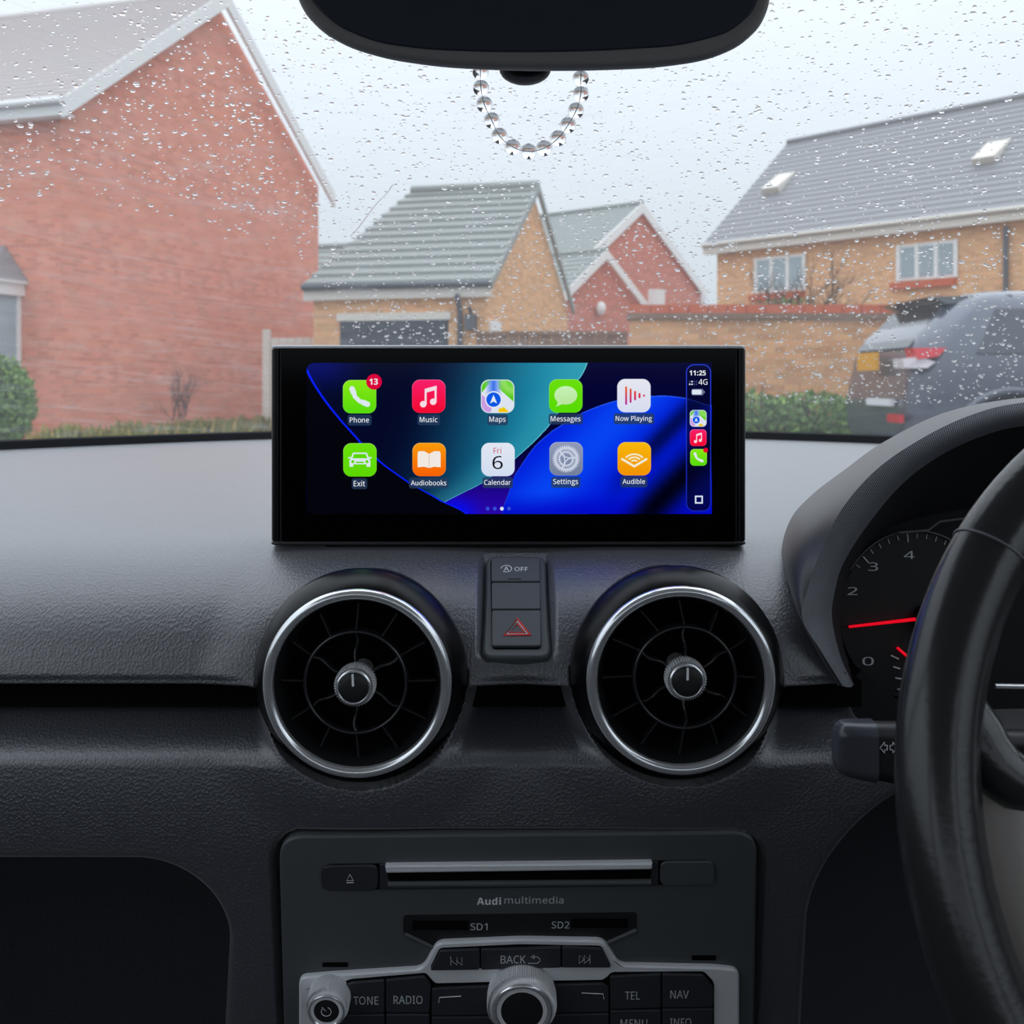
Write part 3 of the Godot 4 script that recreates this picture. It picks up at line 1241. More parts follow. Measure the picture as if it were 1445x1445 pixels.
func plants() -> void:
	var rng := RandomNumberGenerator.new()
	rng.seed = 77
	M.leaf.vertex_color_use_as_albedo = true
	M.leaf2.vertex_color_use_as_albedo = true
	var o := thing("hedge", "low clipped green hedge along the foot of the garden wall", "hedge", Vector3(3.2, 0, -12.4))
	foliage("foliage", o, Vector3(0, 0.45, 0), Vector3(2.6, 0.42, 0.4), 9000, 0.1, M.leaf, rng, true)
	var b := MB.new()
	for i in 24:
		branch(b, Vector3(-2.5 + i * 0.21, 0, rng.randf_range(-0.2, 0.2)), Vector3.UP, 0.7, 0.015, 1, rng)
	part("stem", b, M.twig, o)
	o = thing("shrub", "round green bush at the left in front of the bay window", "shrub", P(-8, 600, 14.0) * Vector3(1, 0, 1))
	foliage("foliage", o, Vector3(0, 0.7, 0), Vector3(0.5, 0.62, 0.5), 5000, 0.085, M.leaf, rng)
	b = MB.new()
	for i in 5:
		branch(b, Vector3(0, 0, 0), Vector3(rng.randf_range(-0.4, 0.4), 1, rng.randf_range(-0.4, 0.4)), 1.0, 0.02, 1, rng)
	part("stem", b, M.twig, o)
	# weeds and rough grass at the foot of the red house
	o = thing("grass", "rough grass and weeds along the foot of the red brick house", "grass", Vector3(-5.0, 0, -19.5))
	o.set_meta("kind", "stuff")
	var ts := []
	for i in 5200:
		var t := rng.randf()
		var p := Vector3(lerpf(-7.2, -3.6, t), 0, -lerpf(16.0, 24.5, t)) + Vector3(rng.randf_range(0.15, 0.95), 0, rng.randf_range(-0.2, 0.3)) - o.position
		var h := rng.randf_range(0.12, 0.34) * (1.35 if sin(t * 40.0) > 0.55 else 1.0)
		ts.append(Transform3D(Basis.from_euler(Vector3(rng.randf_range(-0.5, 0.5), rng.randf() * TAU, rng.randf_range(-0.5, 0.5))).scaled(Vector3(h, h, h)), p))
	scatter("blade", o, M.leaf2, leaf_mesh(1.0, 0.07), ts, [Color(1, 1, 1), Color(0.8, 0.9, 0.6), Color(1.3, 1.0, 0.8), Color(0.7, 0.8, 0.6)])
	o = thing("shrub", "thin leafless brown weed growing against the red brick wall", "shrub", P(246, 612, 19.2) * Vector3(1, 0, 1))
	b = MB.new()
	for i in 6:
		branch(b, Vector3(rng.randf_range(-0.25, 0.25), 0, 0), Vector3(rng.randf_range(-0.4, 0.4), 1, 0), 0.75, 0.012, 2, rng)
	part("stem", b, M.twig, o)
	o = thing("tree", "small bare tree behind the garden wall in front of the buff house", "tree", P(1118, 600, 17.0) * Vector3(1, 0, 1))
	b = MB.new()
	b.tube(PackedVector3Array([Vector3.ZERO, Vector3(0.03, 0.8, 0), Vector3(0, 1.5, 0)]), [0.06, 0.05, 0.04], 7)
	for i in 9:
		branch(b, Vector3(0, 1.1 + 0.06 * i, 0), Vector3(cos(i * 2.4), rng.randf_range(0.3, 1.2), sin(i * 2.4)), 1.0, 0.025, 2, rng)
	part("branch", b, M.twig, o)
	foliage("foliage", o, Vector3(0, 1.95, 0), Vector3(0.75, 0.35, 0.6), 700, 0.07, M.leaf, rng)

# ---- the picture on the display, two texels to a pixel of the photograph
const DX := 433.0
const DY := 512.0
const DW := 571.0
const DH := 213.0

func lut(pts: Array, n: int, first: float, step: float) -> PackedFloat32Array:
	var o := PackedFloat32Array()
	o.resize(n)
	for i in n:
		var t := first + i * step
		var r: float = pts[pts.size() - 1].y
		if t <= pts[0].x:
			r = pts[0].y + (t - pts[0].x) * (pts[1].y - pts[0].y) / (pts[1].x - pts[0].x)
		else:
			for k in pts.size() - 1:
				if t <= pts[k + 1].x:
					var a: Vector2 = pts[maxi(k - 1, 0)]
					var b: Vector2 = pts[k]
					var c: Vector2 = pts[k + 1]
					var d: Vector2 = pts[mini(k + 2, pts.size() - 1)]
					r = cubic_interpolate(b.y, c.y, a.y, d.y, (t - b.x) / (c.x - b.x))
					break
		o[i] = r
	return o

func ssm(a: float, b: float, x: float) -> float:
	return smoothstep(a, b, x)

func wallpaper(im: Image) -> void:
	var w := im.get_width()
	var h := im.get_height()
	var xb := lut([Vector2(511, 829), Vector2(536, 816), Vector2(581, 789), Vector2(610, 766), Vector2(649, 725), Vector2(681, 681), Vector2(708, 628), Vector2(726, 588)], h, DY, 0.5)
	var xl := lut([Vector2(511, 427), Vector2(521, 433), Vector2(555, 452), Vector2(589, 478), Vector2(626, 510), Vector2(647, 532), Vector2(680, 576), Vector2(707, 623), Vector2(726, 660)], h, DY, 0.5)
	var ye := lut([Vector2(706, 728), Vector2(711, 711), Vector2(726, 670), Vector2(752.6, 631), Vector2(779, 607), Vector2(821, 582), Vector2(868, 565), Vector2(926, 558), Vector2(965.6, 561), Vector2(1005, 572)], w, DX, 0.5)
	for j in h:
		var y := DY + j * 0.5
		var v := float(j) / h
		for i in w:
			var x := DX + i * 0.5
			var c: Color
			var de := y - ye[i] if x > 705.0 else -50.0
			if de > 0.0:
				var q := x - 700.0 + y - 512.0
				c = Color(0.0, 0.10, 0.86).lerp(Color(0.03, 0.32, 1.0), exp(-pow((q - 250.0) / 60.0, 2.0)) * 0.8)
				c = c.lerp(Color(0.01, 0.02, 0.78), ssm(690.0, 726.0, y) * 0.8)
				var s := 1.0 - 0.62 * exp(-pow((q - 338.0) / 20.0, 2.0)) * ssm(840.0, 930.0, x)
				s *= 1.0 - 0.95 * exp(-pow((q - 424.0) / 34.0, 2.0)) * ssm(840.0, 925.0, x)
				c = Color(c.r * s, c.g * s, c.b * s * 0.96 + 0.04)
				c = c.lerp(Color(0.25, 0.45, 1.0), ssm(2.5, 0.5, de) * 0.6)
			elif x < xb[j]:
				var t := ssm(545.0, 770.0, x + (y - 600.0) * 0.35)
				var teal := Color(0.13, 0.58, 0.70).lerp(Color(0.05, 0.45, 0.60), v)
				c = Color(0.012, 0.035, 0.16).lerp(teal, t)
				c = c.lerp(Color(0.35, 0.75, 0.78), ssm(70.0, 0.0, xb[j] - x) * 0.3)
				c = c.lerp(Color(0.03, 0.06, 0.48), ssm(90.0, 0.0, Vector2(x - 445.0, (y - 512.0) * 1.6).length()) * 0.8)
				if x < xl[j]:
					c = Color(0.012, 0.014, 0.045)
				c = c.lerp(Color(0.45, 0.85, 0.86), ssm(2.6, 0.6, xb[j] - x) * (0.75 if x > xl[j] else 0.0))
			else:
				c = Color(0.01, 0.01, 0.2).lerp(Color(0.16, 0.02, 0.68), ssm(620.0, 726.0, y))
				c = c.lerp(Color(0.0, 0.05, 1.0), ssm(690.0, 640.0, x) * ssm(690.0, 724.0, y))
				if x < xl[j]:
					c = Color(0.012, 0.014, 0.045)
			c = c.lerp(Color(0.02, 0.12, 1.0), ssm(1.9, 0.7, absf(x - xl[j]) * 0.72))
			im.set_pixel(i, j, c)

func stamp(im: Image, cx: float, cy: float, hw: float, hh: float, c0: Color, c1: Color, sd: Callable) -> void:
	for j in range(maxi(0, int((cy - hh - 1 - DY) * 2)), mini(im.get_height(), int((cy + hh + 1 - DY) * 2) + 1)):
		for i in range(maxi(0, int((cx - hw - 1 - DX) * 2)), mini(im.get_width(), int((cx + hw + 1 - DX) * 2) + 1)):
			var p := Vector2(DX + i * 0.5 - cx, DY + j * 0.5 - cy)
			var d: float = sd.call(p)
			var a := clampf(0.5 - d * 1.6, 0.0, 1.0)
			if a > 0.0:
				var c := c0.lerp(c1, clampf(p.y / (2.0 * hh) + 0.5, 0.0, 1.0))
				im.set_pixel(i, j, im.get_pixel(i, j).lerp(Color(c.r, c.g, c.b), a * c.a))

func sd_seg(p: Vector2, a: Vector2, b: Vector2) -> float:
	var t := clampf((p - a).dot(b - a) / (b - a).length_squared(), 0.0, 1.0)
	return p.distance_to(a + (b - a) * t)

func box(im: Image, cx: float, cy: float, w: float, h: float, r: float, c0: Color, c1: Color) -> void:
	stamp(im, cx, cy, w / 2, h / 2, c0, c1, func(p): return sbox(p, Vector2.ZERO, Vector2(w / 2, h / 2), r))

func dot(im: Image, cx: float, cy: float, r: float, c: Color) -> void:
	stamp(im, cx, cy, r, r, c, c, func(p): return p.length() - r)

func poly(im: Image, cx: float, cy: float, s: float, pts: Array, c: Color) -> void:
	var q := PackedVector2Array()
	for a in pts:
		q.append(a * s)
	stamp(im, cx, cy, s, s, c, c, func(p): return -1.0 if Geometry2D.is_point_in_polygon(p, q) else 1.0)

func strokes(im: Image, cx: float, cy: float, s: float, pts: Array, r: float, c: Color) -> void:
	for k in pts.size() - 1:
		var a: Vector2 = pts[k] * s
		var b: Vector2 = pts[k + 1] * s
		var m := (a + b) / 2
		stamp(im, cx + m.x, cy + m.y, absf(a.x - b.x) / 2 + r, absf(a.y - b.y) / 2 + r, c, c, func(p): return sd_seg(p, a - m, b - m) - r)

func icon_base(im: Image, x: float, y: float, s: float, a: Color, b: Color) -> void:
	box(im, x, y, s * 2 + 1.2, s * 2 + 1.2, s * 0.5, a.lightened(0.35), b.lightened(0.1))
	box(im, x, y, s * 2 - 0.4, s * 2 - 0.4, s * 0.48, a, b)

func icon_phone(im: Image, x: float, y: float, s: float) -> void:
	icon_base(im, x, y, s, Color8(140, 240, 20), Color8(90, 225, 10))
	var w := Color8(228, 240, 245)
	strokes(im, x, y, s, [Vector2(-0.40, -0.42), Vector2(-0.28, 0.0), Vector2(0.0, 0.27), Vector2(0.42, 0.40)], s * 0.13, w)
	strokes(im, x, y, s, [Vector2(-0.46, -0.48), Vector2(-0.36, -0.24)], s * 0.17, w)
	strokes(im, x, y, s, [Vector2(0.24, 0.36), Vector2(0.48, 0.46)], s * 0.17, w)

func icon_music(im: Image, x: float, y: float, s: float) -> void:
	icon_base(im, x, y, s, Color8(255, 30, 110), Color8(250, 10, 50))
	var w := Color8(252, 226, 236)
	poly(im, x, y, s, [Vector2(-0.25, -0.46), Vector2(0.48, -0.66), Vector2(0.48, -0.4), Vector2(-0.25, -0.2)], w)
	box(im, x - s * 0.19, y + s * 0.05, s * 0.13, s * 0.9, 0.5, w, w)
	box(im, x + s * 0.42, y - s * 0.1, s * 0.13, s * 0.9, 0.5, w, w)
	dot(im, x - s * 0.34, y + s * 0.48, s * 0.2, w)
	dot(im, x + s * 0.27, y + s * 0.33, s * 0.2, w)

func icon_maps(im: Image, x: float, y: float, s: float) -> void:
	icon_base(im, x, y, s, Color8(226, 234, 246), Color8(226, 234, 246))
	var clip := func(p): return sbox(p, Vector2.ZERO, Vector2(s, s) * 0.97, s * 0.46)
	var fill := func(c: Color, f: Callable):
		stamp(im, x, y, s, s, c, c, func(p): return maxf(clip.call(p), f.call(p / s)))
	fill.call(Color8(90, 210, 30), func(q): return (1.0 if q.x + q.y * 0.8 > -1.15 else -1.0))
	fill.call(Color8(90, 210, 30), func(q): return (-1.0 if q.y < 0.35 + (q.x - 1.0) * 0.9 and q.x > 0.05 else 1.0))
	fill.call(Color8(190, 240, 150), func(q): return absf(q.distance_to(Vector2(1.0, -1.0)) - 0.62) - 0.13)
	fill.call(Color8(120, 225, 70), func(q): return absf(q.distance_to(Vector2(1.0, -1.0)) - 0.35) - 0.1)
	fill.call(Color8(208, 160, 232), func(q): return (-1.0 if q.y > -0.1 + (q.x + 1.0) * 0.6 and q.x < -0.2 and q.x + 0.5 < 0.3 - (q.y - 0.2) * 0.3 else 1.0))
	fill.call(Color8(250, 205, 10), func(q): return (-1.0 if q.y > 0.72 - (q.x - 0.2) * 0.35 and q.x > 0.05 and q.y > 0.5 + (q.x - 0.2) * 0.9 else 1.0))
	fill.call(Color8(240, 244, 250), func(q): return absf(q.x + 0.25) - 0.27 if q.y < 0.0 else 1.0)
	fill.call(Color8(20, 90, 240), func(q): return absf(q.x + 0.25) - 0.2 if q.y < 0.0 else 1.0)
	dot(im, x - s * 0.25, y + s * 0.2, s * 0.52, Color8(235, 240, 250))
	dot(im, x - s * 0.25, y + s * 0.2, s * 0.44, Color8(10, 90, 235))
	poly(im, x - s * 0.25, y + s * 0.2, s, [Vector2(0, -0.30), Vector2(0.22, 0.24), Vector2(0, 0.12), Vector2(-0.22, 0.24)], Color8(235, 242, 250))

func screen_image() -> ImageTexture:
	var im := Image.create(int(DW * 2), int(DH * 2), false, Image.FORMAT_RGB8)
	wallpaper(im)
	var pill := Color8(40, 62, 96)
	for q in [[507.5, 592.5, 34.0], [605.0, 592.0, 32.0], [702.0, 592.0, 29.0], [798.0, 591.0, 48.0], [894.0, 590.5, 57.0], [507.5, 682.0, 22.0], [605.0, 681.0, 56.0], [702.0, 680.5, 43.0], [798.0, 680.0, 41.0], [894.0, 679.5, 38.0]]:
		var pc := Color(pill.r, pill.g, pill.b, 0.8)
		box(im, q[0], q[1], q[2], 15.5, 3.5, pc, pc)
	var s := 23.0
	var wt := Color8(228, 238, 250)
	icon_phone(im, 507.5, 559.5, s)
	dot(im, 528.0, 538.5, 11.0, Color8(226, 0, 62))
	icon_music(im, 605.0, 559.0, s)
	icon_maps(im, 702.0, 559.0, s)
	# messages
	icon_base(im, 798.0, 558.5, s, Color8(110, 230, 10), Color8(90, 225, 0))
	stamp(im, 798.0, 557.5, 17, 14, Color8(205, 250, 190), Color8(190, 235, 160), func(p): return (Vector2(p.x / 16.2, p.y / 13.0).length() - 1.0) * 13.0)
	poly(im, 798.0, 558.5, s, [Vector2(-0.5, 0.25), Vector2(-0.2, 0.5), Vector2(-0.62, 0.66), Vector2(-0.5, 0.5)], Color8(195, 240, 170))
	# now playing
	icon_base(im, 894.0, 558.0, s, Color8(236, 238, 248), Color8(222, 228, 246))
	for k in 5:
		var hh: float = [13.0, 10.0, 6.6, 3.6, 1.4][k]
		var bx := 883.0 + k * 6.3
		box(im, bx, 558.0, 2.7, hh * 2, 1.3, Color8(238, 110 - k * 20, 40), Color8(190 + k * 6, 40, 170 - k * 24))
	# exit
	icon_base(im, 508.0, 648.5, s, Color8(110, 232, 10), Color8(96, 222, 0))
	poly(im, 508.0, 648.5, s, [Vector2(-0.42, -0.45), Vector2(0.42, -0.45), Vector2(0.58, -0.05), Vector2(0.64, 0.05), Vector2(0.64, 0.42), Vector2(0.40, 0.42), Vector2(0.40, 0.28), Vector2(-0.40, 0.28), Vector2(-0.40, 0.42), Vector2(-0.64, 0.42), Vector2(-0.64, 0.05), Vector2(-0.58, -0.05)], wt)
	poly(im, 508.0, 648.5, s, [Vector2(-0.36, -0.36), Vector2(0.36, -0.36), Vector2(0.46, -0.09), Vector2(-0.46, -0.09)], Color8(96, 222, 6))
	for k in [-1.0, 1.0]:
		dot(im, 508.0 + k * 10.0, 651.0, 2.2, Color8(96, 222, 6))
		box(im, 508.0 + k * 14.5, 645.5, 4.0, 2.2, 0.8, wt, wt)
	box(im, 508.0, 652.0, 11.0, 2.0, 0.6, Color8(96, 222, 6), Color8(96, 222, 6))
	# audiobooks
	icon_base(im, 605.5, 648.0, s, Color8(255, 160, 10), Color8(255, 100, 0))
	for k in [-1.0, 1.0]:
		poly(im, 605.5, 648.0, s, [Vector2(0.02 * k, -0.36), Vector2(0.28 * k, -0.5), Vector2(0.66 * k, -0.5), Vector2(0.70 * k, -0.4), Vector2(0.70 * k, 0.48), Vector2(0.3 * k, 0.44), Vector2(0.02 * k, 0.52)], Color8(248, 240, 232))
	box(im, 605.5, 650.0, 0.8, 20.0, 0.3, Color8(220, 190, 170), Color8(220, 190, 170))
	# calendar
	icon_base(im, 702.5, 648.0, s, Color8(232, 238, 250), Color8(216, 228, 248))
	# settings
	icon_base(im, 798.5, 647.0, s, Color8(150, 160, 190), Color8(120, 132, 160))
	var gl := Color8(206, 214, 232)
	stamp(im, 798.5, 647.0, 20, 20, gl, gl, func(p): return absf(p.length() - 15.0 - (1.6 if sin(p.angle() * 36.0) > 0.0 else -0.6)) - 2.6)
	stamp(im, 798.5, 647.0, 20, 20, gl, gl, func(p): return absf(p.length() - 9.6) - 1.3)
	for k in 3:
		var a := PI / 2 + 0.35 + TAU * k / 3.0
		strokes(im, 798.5, 647.0, 1.0, [Vector2.ZERO, Vector2(cos(a), sin(a)) * 13.0], 1.3, gl)
	dot(im, 798.5, 647.0, 3.2, gl)
	dot(im, 798.5, 647.0, 1.6, Color8(120, 132, 160))
	# a chevron under three arcs
	icon_base(im, 894.5, 647.0, s, Color8(255, 190, 10), Color8(250, 150, 0))
	var cr := Color8(250, 240, 214)
	strokes(im, 894.5, 647.0, s, [Vector2(-0.74, 0.02), Vector2(0.0, 0.46), Vector2(0.74, 0.02)], 1.7, cr)
	for k in 3:
		var rr := 5.5 + k * 5.0
		stamp(im, 894.5, 654.0, 20, 20, cr, cr, func(p): return maxf(absf(Vector2(p.x, p.y * 1.15).length() - rr) - 1.35, (p.y + absf(p.x) * 0.62 + 1.0) * 0.8))
	# page dots
	for k in 4:
		dot(im, 688.0 + k * 10.0, 717.2, 2.7, Color8(225, 235, 255) if k == 2 else Color8(50, 80, 220))
	# dock
	stamp(im, 985.0, 617.5, 18, 104, Color(0.02, 0.03, 0.2, 0.55), Color(0.01, 0.01, 0.16, 0.75), func(p): return sbox(p, Vector2.ZERO, Vector2(17.0, 103.0), 11.0))
	var rim := Color8(38, 70, 225)
	stamp(im, 985.0, 617.5, 19, 105, rim, Color8(24, 40, 190), func(p): return absf(sbox(p, Vector2.ZERO, Vector2(17.0, 103.0), 11.0)) - 0.7)
	icon_maps(im, 984.5, 590.0, 11.2)
	icon_music(im, 984.5, 617.3, 11.2)
	icon_phone(im, 985.0, 645.0, 11.2)
	dot(im, 995.0, 634.8, 3.4, Color8(235, 0, 45))
	strokes(im, 985.5, 704.5, 4.6, [Vector2(-1, -1), Vector2(1, -1), Vector2(1, 1), Vector2(-1, 1), Vector2(-1, -1)], 1.1, wt)
	for k in 4:
		for u in 2:
			var on := k < 2 - u
			dot(im, 972.6 + k * 3.2, 542.0 - u * 3.8, 1.25, wt if (k < 2 and u == 0) or (u == 1 and k == 1) else Color8(60, 70, 120))
	box(im, 983.5, 553.0, 17.0, 9.0, 2.5, Color8(120, 130, 160), Color8(120, 130, 160))
	box(im, 982.5, 553.0, 13.5, 6.6, 1.8, wt, wt)
	box(im, 993.0, 553.0, 1.4, 3.4, 0.6, Color8(140, 150, 180), Color8(140, 150, 180))
	# rounded corners of the lit area
	for j in im.get_height():
		for i in im.get_width():
			var p := Vector2(i * 0.5 - DW / 2, j * 0.5 - DH / 2)
			if absf(p.x) > DW / 2 - 12 and absf(p.y) > DH / 2 - 12 and p.x < 0.0:
				var d := sbox(p, Vector2.ZERO, Vector2(DW, DH) / 2, 10.0)
				if d > -0.5:
					im.set_pixel(i, j, im.get_pixel(i, j) * clampf(0.5 - d, 0, 1))
	return ImageTexture.create_from_image(im)

func screen_unit() -> void:
	var d := 0.66
	var t := Transform3D(Basis.IDENTITY, P(717.5, 628.0, d))
	var px := d / F
	var o := thing("display_screen", "wide black touch display lit with app icons standing on the dashboard", "screen", t.origin)
	var at := func(x: float, y: float, z := 0.0) -> Vector3: return Vector3((x - 717.5) * px, -(y - 628.0) * px, z)
	var b := MB.new()
	b.solid(ccw(rrect(666 * px, 276 * px, 4 * px)), [Vector2(0.002, -0.024), Vector2(0, -0.022), Vector2(0, -0.001)], Transform3D.IDENTITY, true)
	part("housing", b, M.black, o)
	for s in [-1.0, 1.0]:
		b = MB.new()
		var rp := PackedVector3Array()
		rp.append(Vector3(s * 328.5 * px, -135 * px, -0.0042))
		rp.append(Vector3(s * 328.5 * px, 135 * px, -0.0042))
		b.tube(rp, 7.4 * px, 20, false, 1.6, Vector3.RIGHT)
		part("side_rail", b, M.gloss, o)
	for s in [-1.0, 1.0]:
		b = MB.new()
		b.solid(ccw(rrect(671 * px, 0.026, 0.004)), [Vector2(0.0007, -0.001), Vector2(0, -0.0005), Vector2(0, 0.0005), Vector2(0.0007, 0.001)], Transform3D(Basis(Vector3.RIGHT, -PI / 2), Vector3(0, s * 138.6 * px, -0.0115)), true)
		part("top_plate" if s > 0 else "bottom_plate", b, M.satin if s > 0 else M.black, o)  # top plate coloured silver for the sky reflected in its edge
	b = MB.new()
	b.solid(ccw(rrect(640 * px, 272 * px, 3 * px)), [Vector2(0, -0.002), Vector2(0, 0.0008), Vector2(0.0003, 0.001)], Transform3D.IDENTITY)
	part("glass_face", b, M.glossface, o, "black glass border")
	var dm := mat(c8(4, 4, 6), 0.1, 0.0, 0.22)
	dm.emission_enabled = true
	dm.emission_texture = screen_image()
	dm.emission_operator = BaseMaterial3D.EMISSION_OP_MULTIPLY
	dm.emission = Color.WHITE
	dm.emission_energy_multiplier = 0.68
	b = MB.new()
	var z := 0.0012
	var tl: Vector3 = at.call(DX, DY, z)
	var br: Vector3 = at.call(DX + DW, DY + DH, z)
	b.quad(b.p(Vector3(tl.x, br.y, z), Vector2(0, 1)), b.p(Vector3(br.x, br.y, z), Vector2(1, 1)), b.p(Vector3(br.x, tl.y, z), Vector2(1, 0)), b.p(Vector3(tl.x, tl.y, z), Vector2(0, 0)))
	var disp := part("display", b, dm, o, "lit display showing two rows of app icons on blue wallpaper")
	var lw := mat(Color.BLACK, 0.5)
	lw.emission_enabled = true
	lw.emission = c8(238, 243, 248)
	lw.emission_energy_multiplier = 0.68
	var lr := lw.duplicate()
	lr.emission = c8(205, 40, 60)
	var lk := mat(c8(8, 10, 12), 0.6)
	for q in [["Phone", 507.5, 592.3, 27.0, 0], ["Music", 605.0, 592.0, 25.0, 0], ["Maps", 702.0, 592.6, 23.0, 0], ["Messages", 798.0, 592.0, 42.0, 0], ["Now Playing", 894.0, 591.3, 51.0, 0], ["Exit", 507.5, 682.0, 16.0, 0], ["Audiobooks", 605.0, 681.0, 50.0, 0], ["Calendar", 702.0, 680.3, 37.5, 0], ["Settings", 798.0, 680.3, 35.0, 0], ["Audible", 894.0, 679.0, 31.5, 0],
		["13", 527.6, 538.5, 12.0, 1], ["Fri", 702.0, 635.5, 11.0, 2], ["6", 702.2, 652.5, 14.5, 3], ["11:25", 984.0, 526.3, 23.0, 1], ["4G", 991.5, 539.0, 12.5, 0]]:
		var kind: int = q[4]
		letter("lettering", q[0], disp, Transform3D(Basis.IDENTITY, at.call(q[1], q[2], z)), q[3] * px, 18.5 * px if kind == 3 else 0.0, [lw, lw, lr, lk][kind], kind == 1)
	# stand under the display
	b = MB.new()
	b.solid(ccw(rounded([Vector2(-260 * px, -0.016), Vector2(322 * px, -0.016), Vector2(322 * px, 0.0), Vector2(-260 * px, 0.0)], 0.002)), bev(0.02, 0.002), Transform3D(Basis.IDENTITY, Vector3(0, -139.5 * px, -0.024)), true)
	part("foot", b, M.matte, o)
	var glow := AreaLight3D.new()
	glow.name = "screen_glow"
	glow.area_size = Vector2(DW * px, DH * px)
	glow.light_color = Color(0.35, 0.5, 1.0)
	glow.light_energy = 0.0008
	glow.area_range = 4.0
	glow.shadow_enabled = true
	add_child(glow)
	glow.transform = Transform3D(Basis(Vector3.UP, PI), t.origin + Vector3(0, 0, 0.004))

# ---- round air vents
func air_vent(label: String, cx: float, cy: float, side: float, shift: Vector2) -> void:
	var d := 0.575
	var c := P(cx, cy, d)
	var o := thing("air_vent", label, "air vent", c)
	var b := MB.new()
	# gloss black shroud, its ring and its throat; z = 0 lies in the plane of the ring
	b.lathe([Vector2(0.0470, -0.10), Vector2(0.0500, -0.060), Vector2(0.0555, -0.028), Vector2(0.0572, -0.019), Vector2(0.0568, -0.013), Vector2(0.0530, -0.005), Vector2(0.0494, -0.0015)], 96)
	part("shroud", b, M.gloss, o, "gloss black shroud")
	b = MB.new()
	var pr := []
	for i in 15:
		var a := TAU * i / 14.0
		pr.append(Vector2(0.0466 - cos(a) * -0.0029, sin(a) * 0.0032))
	b.lathe(pr, 96)
	part("chrome_ring", b, M.chrome, o, "satin chrome ring")
	b = MB.new()
	b.lathe([Vector2(0.0442, 0.001), Vector2(0.0425, -0.006), Vector2(0.0405, -0.012), Vector2(0.0398, -0.03)], 96)
	part("throat", b, M.black, o)
	b = MB.new()
	b.solid(disc(0.041, 64), [Vector2(0, -0.034), Vector2(0, -0.032)], Transform3D.IDENTITY)
	part("back_plate", b, M.void, o)
	var px := d / F
	var s := Vector3(shift.x * px, -shift.y * px, 0)
	b = MB.new()
	b.lathe([Vector2(0.0262, -0.009), Vector2(0.0258, -0.003), Vector2(0.0263, -0.0022), Vector2(0.0270, -0.0022), Vector2(0.0276, -0.003), Vector2(0.0279, -0.009)].map(func(q): return Vector2(q.x, q.y)), 80, Transform3D(Basis.IDENTITY, s))
	part("inner_ring", b, M.vane, o)
	for k in 12:
		var a := TAU * k / 12.0
		var dir := Vector3(cos(a), sin(a), 0)
		b = MB.new()
		var p0 := s + dir * 0.0276
		var p1 := dir * 0.0408
		var e := (p1 - p0).normalized()
		b.block((p0 + p1) / 2 + Vector3(0, 0, -0.009), Vector3(p0.distance_to(p1), 0.0009, 0.007), Basis(e, Vector3.BACK.cross(e), Vector3.BACK))
		part("outer_vane", b, M.vane, o)
	for k in 6:
		var a := TAU * k / 6.0 + PI / 6
		var rows := []
		b = MB.new()
		for q in 7:
			var rr := lerpf(0.009, 0.0262, q / 6.0)
			var an := a + 0.05 * sin(TAU * q / 6.0) * side
			var row := PackedVector3Array()
			var tn := Vector3(-sin(an), cos(an), 0) * 0.0007
			for w in [Vector3(0, 0, -0.004), Vector3(0, 0, -0.010)]:
				row.append(s + Vector3(cos(an) * rr, sin(an) * rr, 0) + w + tn)
			for w in [Vector3(0, 0, -0.010), Vector3(0, 0, -0.004)]:
				row.append(s + Vector3(cos(an) * rr, sin(an) * rr, 0) + w - tn)
			rows.append(row)
		b.grid(rows, true, false)
		part("inner_vane", b, M.vane, o)
	# knurled knob
	var ks := Vector3((-2.5 if side > 0 else 6.0) * px, (-1.5 if side > 0 else 3.0) * px, 0)
	b = MB.new()
	var kt := Transform3D(Basis.IDENTITY, ks)
	b.lathe([Vector2(0.006, -0.03), Vector2(0.006, -0.004)], 40, kt)
	b.solid(toothed(0.0108, 0.0009, 46), [Vector2(0, -0.004), Vector2(0, 0.0035), Vector2(0.0006, 0.0042)], kt, true)
	var kn := part("knob", b, M.alu, o, "knurled silver knob")
	b = MB.new()
	b.lathe([Vector2(0.0097, 0.0042), Vector2(0.0093, 0.0062), Vector2(0.0084, 0.0072), Vector2(0.0078, 0.0066)], 48, kt)
	part("bezel", b, M.chrome, kn)
	b = MB.new()
	b.lathe([Vector2(0.0079, 0.0062), Vector2(0.0072, 0.0072), Vector2(0.004, 0.0076), Vector2(0.0001, 0.0077)], 48, kt)
	part("cap", b, M.black, kn)
	b = MB.new()
	b.solid(ccw(rounded([Vector2(-0.0006, 0.001), Vector2(0.0006, 0.001), Vector2(0.0005, 0.0073), Vector2(-0.0005, 0.0073)], 0.0003, 3)), [Vector2(0, 0.0068), Vector2(0, 0.0081)], kt * Transform3D(Basis(Vector3.BACK, 0.06 if side > 0 else -0.02), Vector3.ZERO))
	part("pointer", b, M.ink, kn)

# ---- stop-start and hazard switches
func outline(t: Transform3D, pts: Array, r: float, n := 5) -> PackedVector2Array:
	return ccw(rounded(onto2(t, pts), r, n))

func rect_px(x0: float, y0: float, x1: float, y1: float) -> Array:
	return [Vector2(x0, y0), Vector2(x1, y0), Vector2(x1, y1), Vector2(x0, y1)]

func off(t: Transform3D, z: float) -> Transform3D:
	return t * Transform3D(Basis.IDENTITY, Vector3(0, 0, z))

func wire(b: MB, t: Transform3D, pts: Array, r: float, closed := false) -> void:
	var p := PackedVector3Array()
	for q in pts:
		p.append(t * Vector3(q.x, q.y, 0))
	b.tube(p, r, 6, closed)

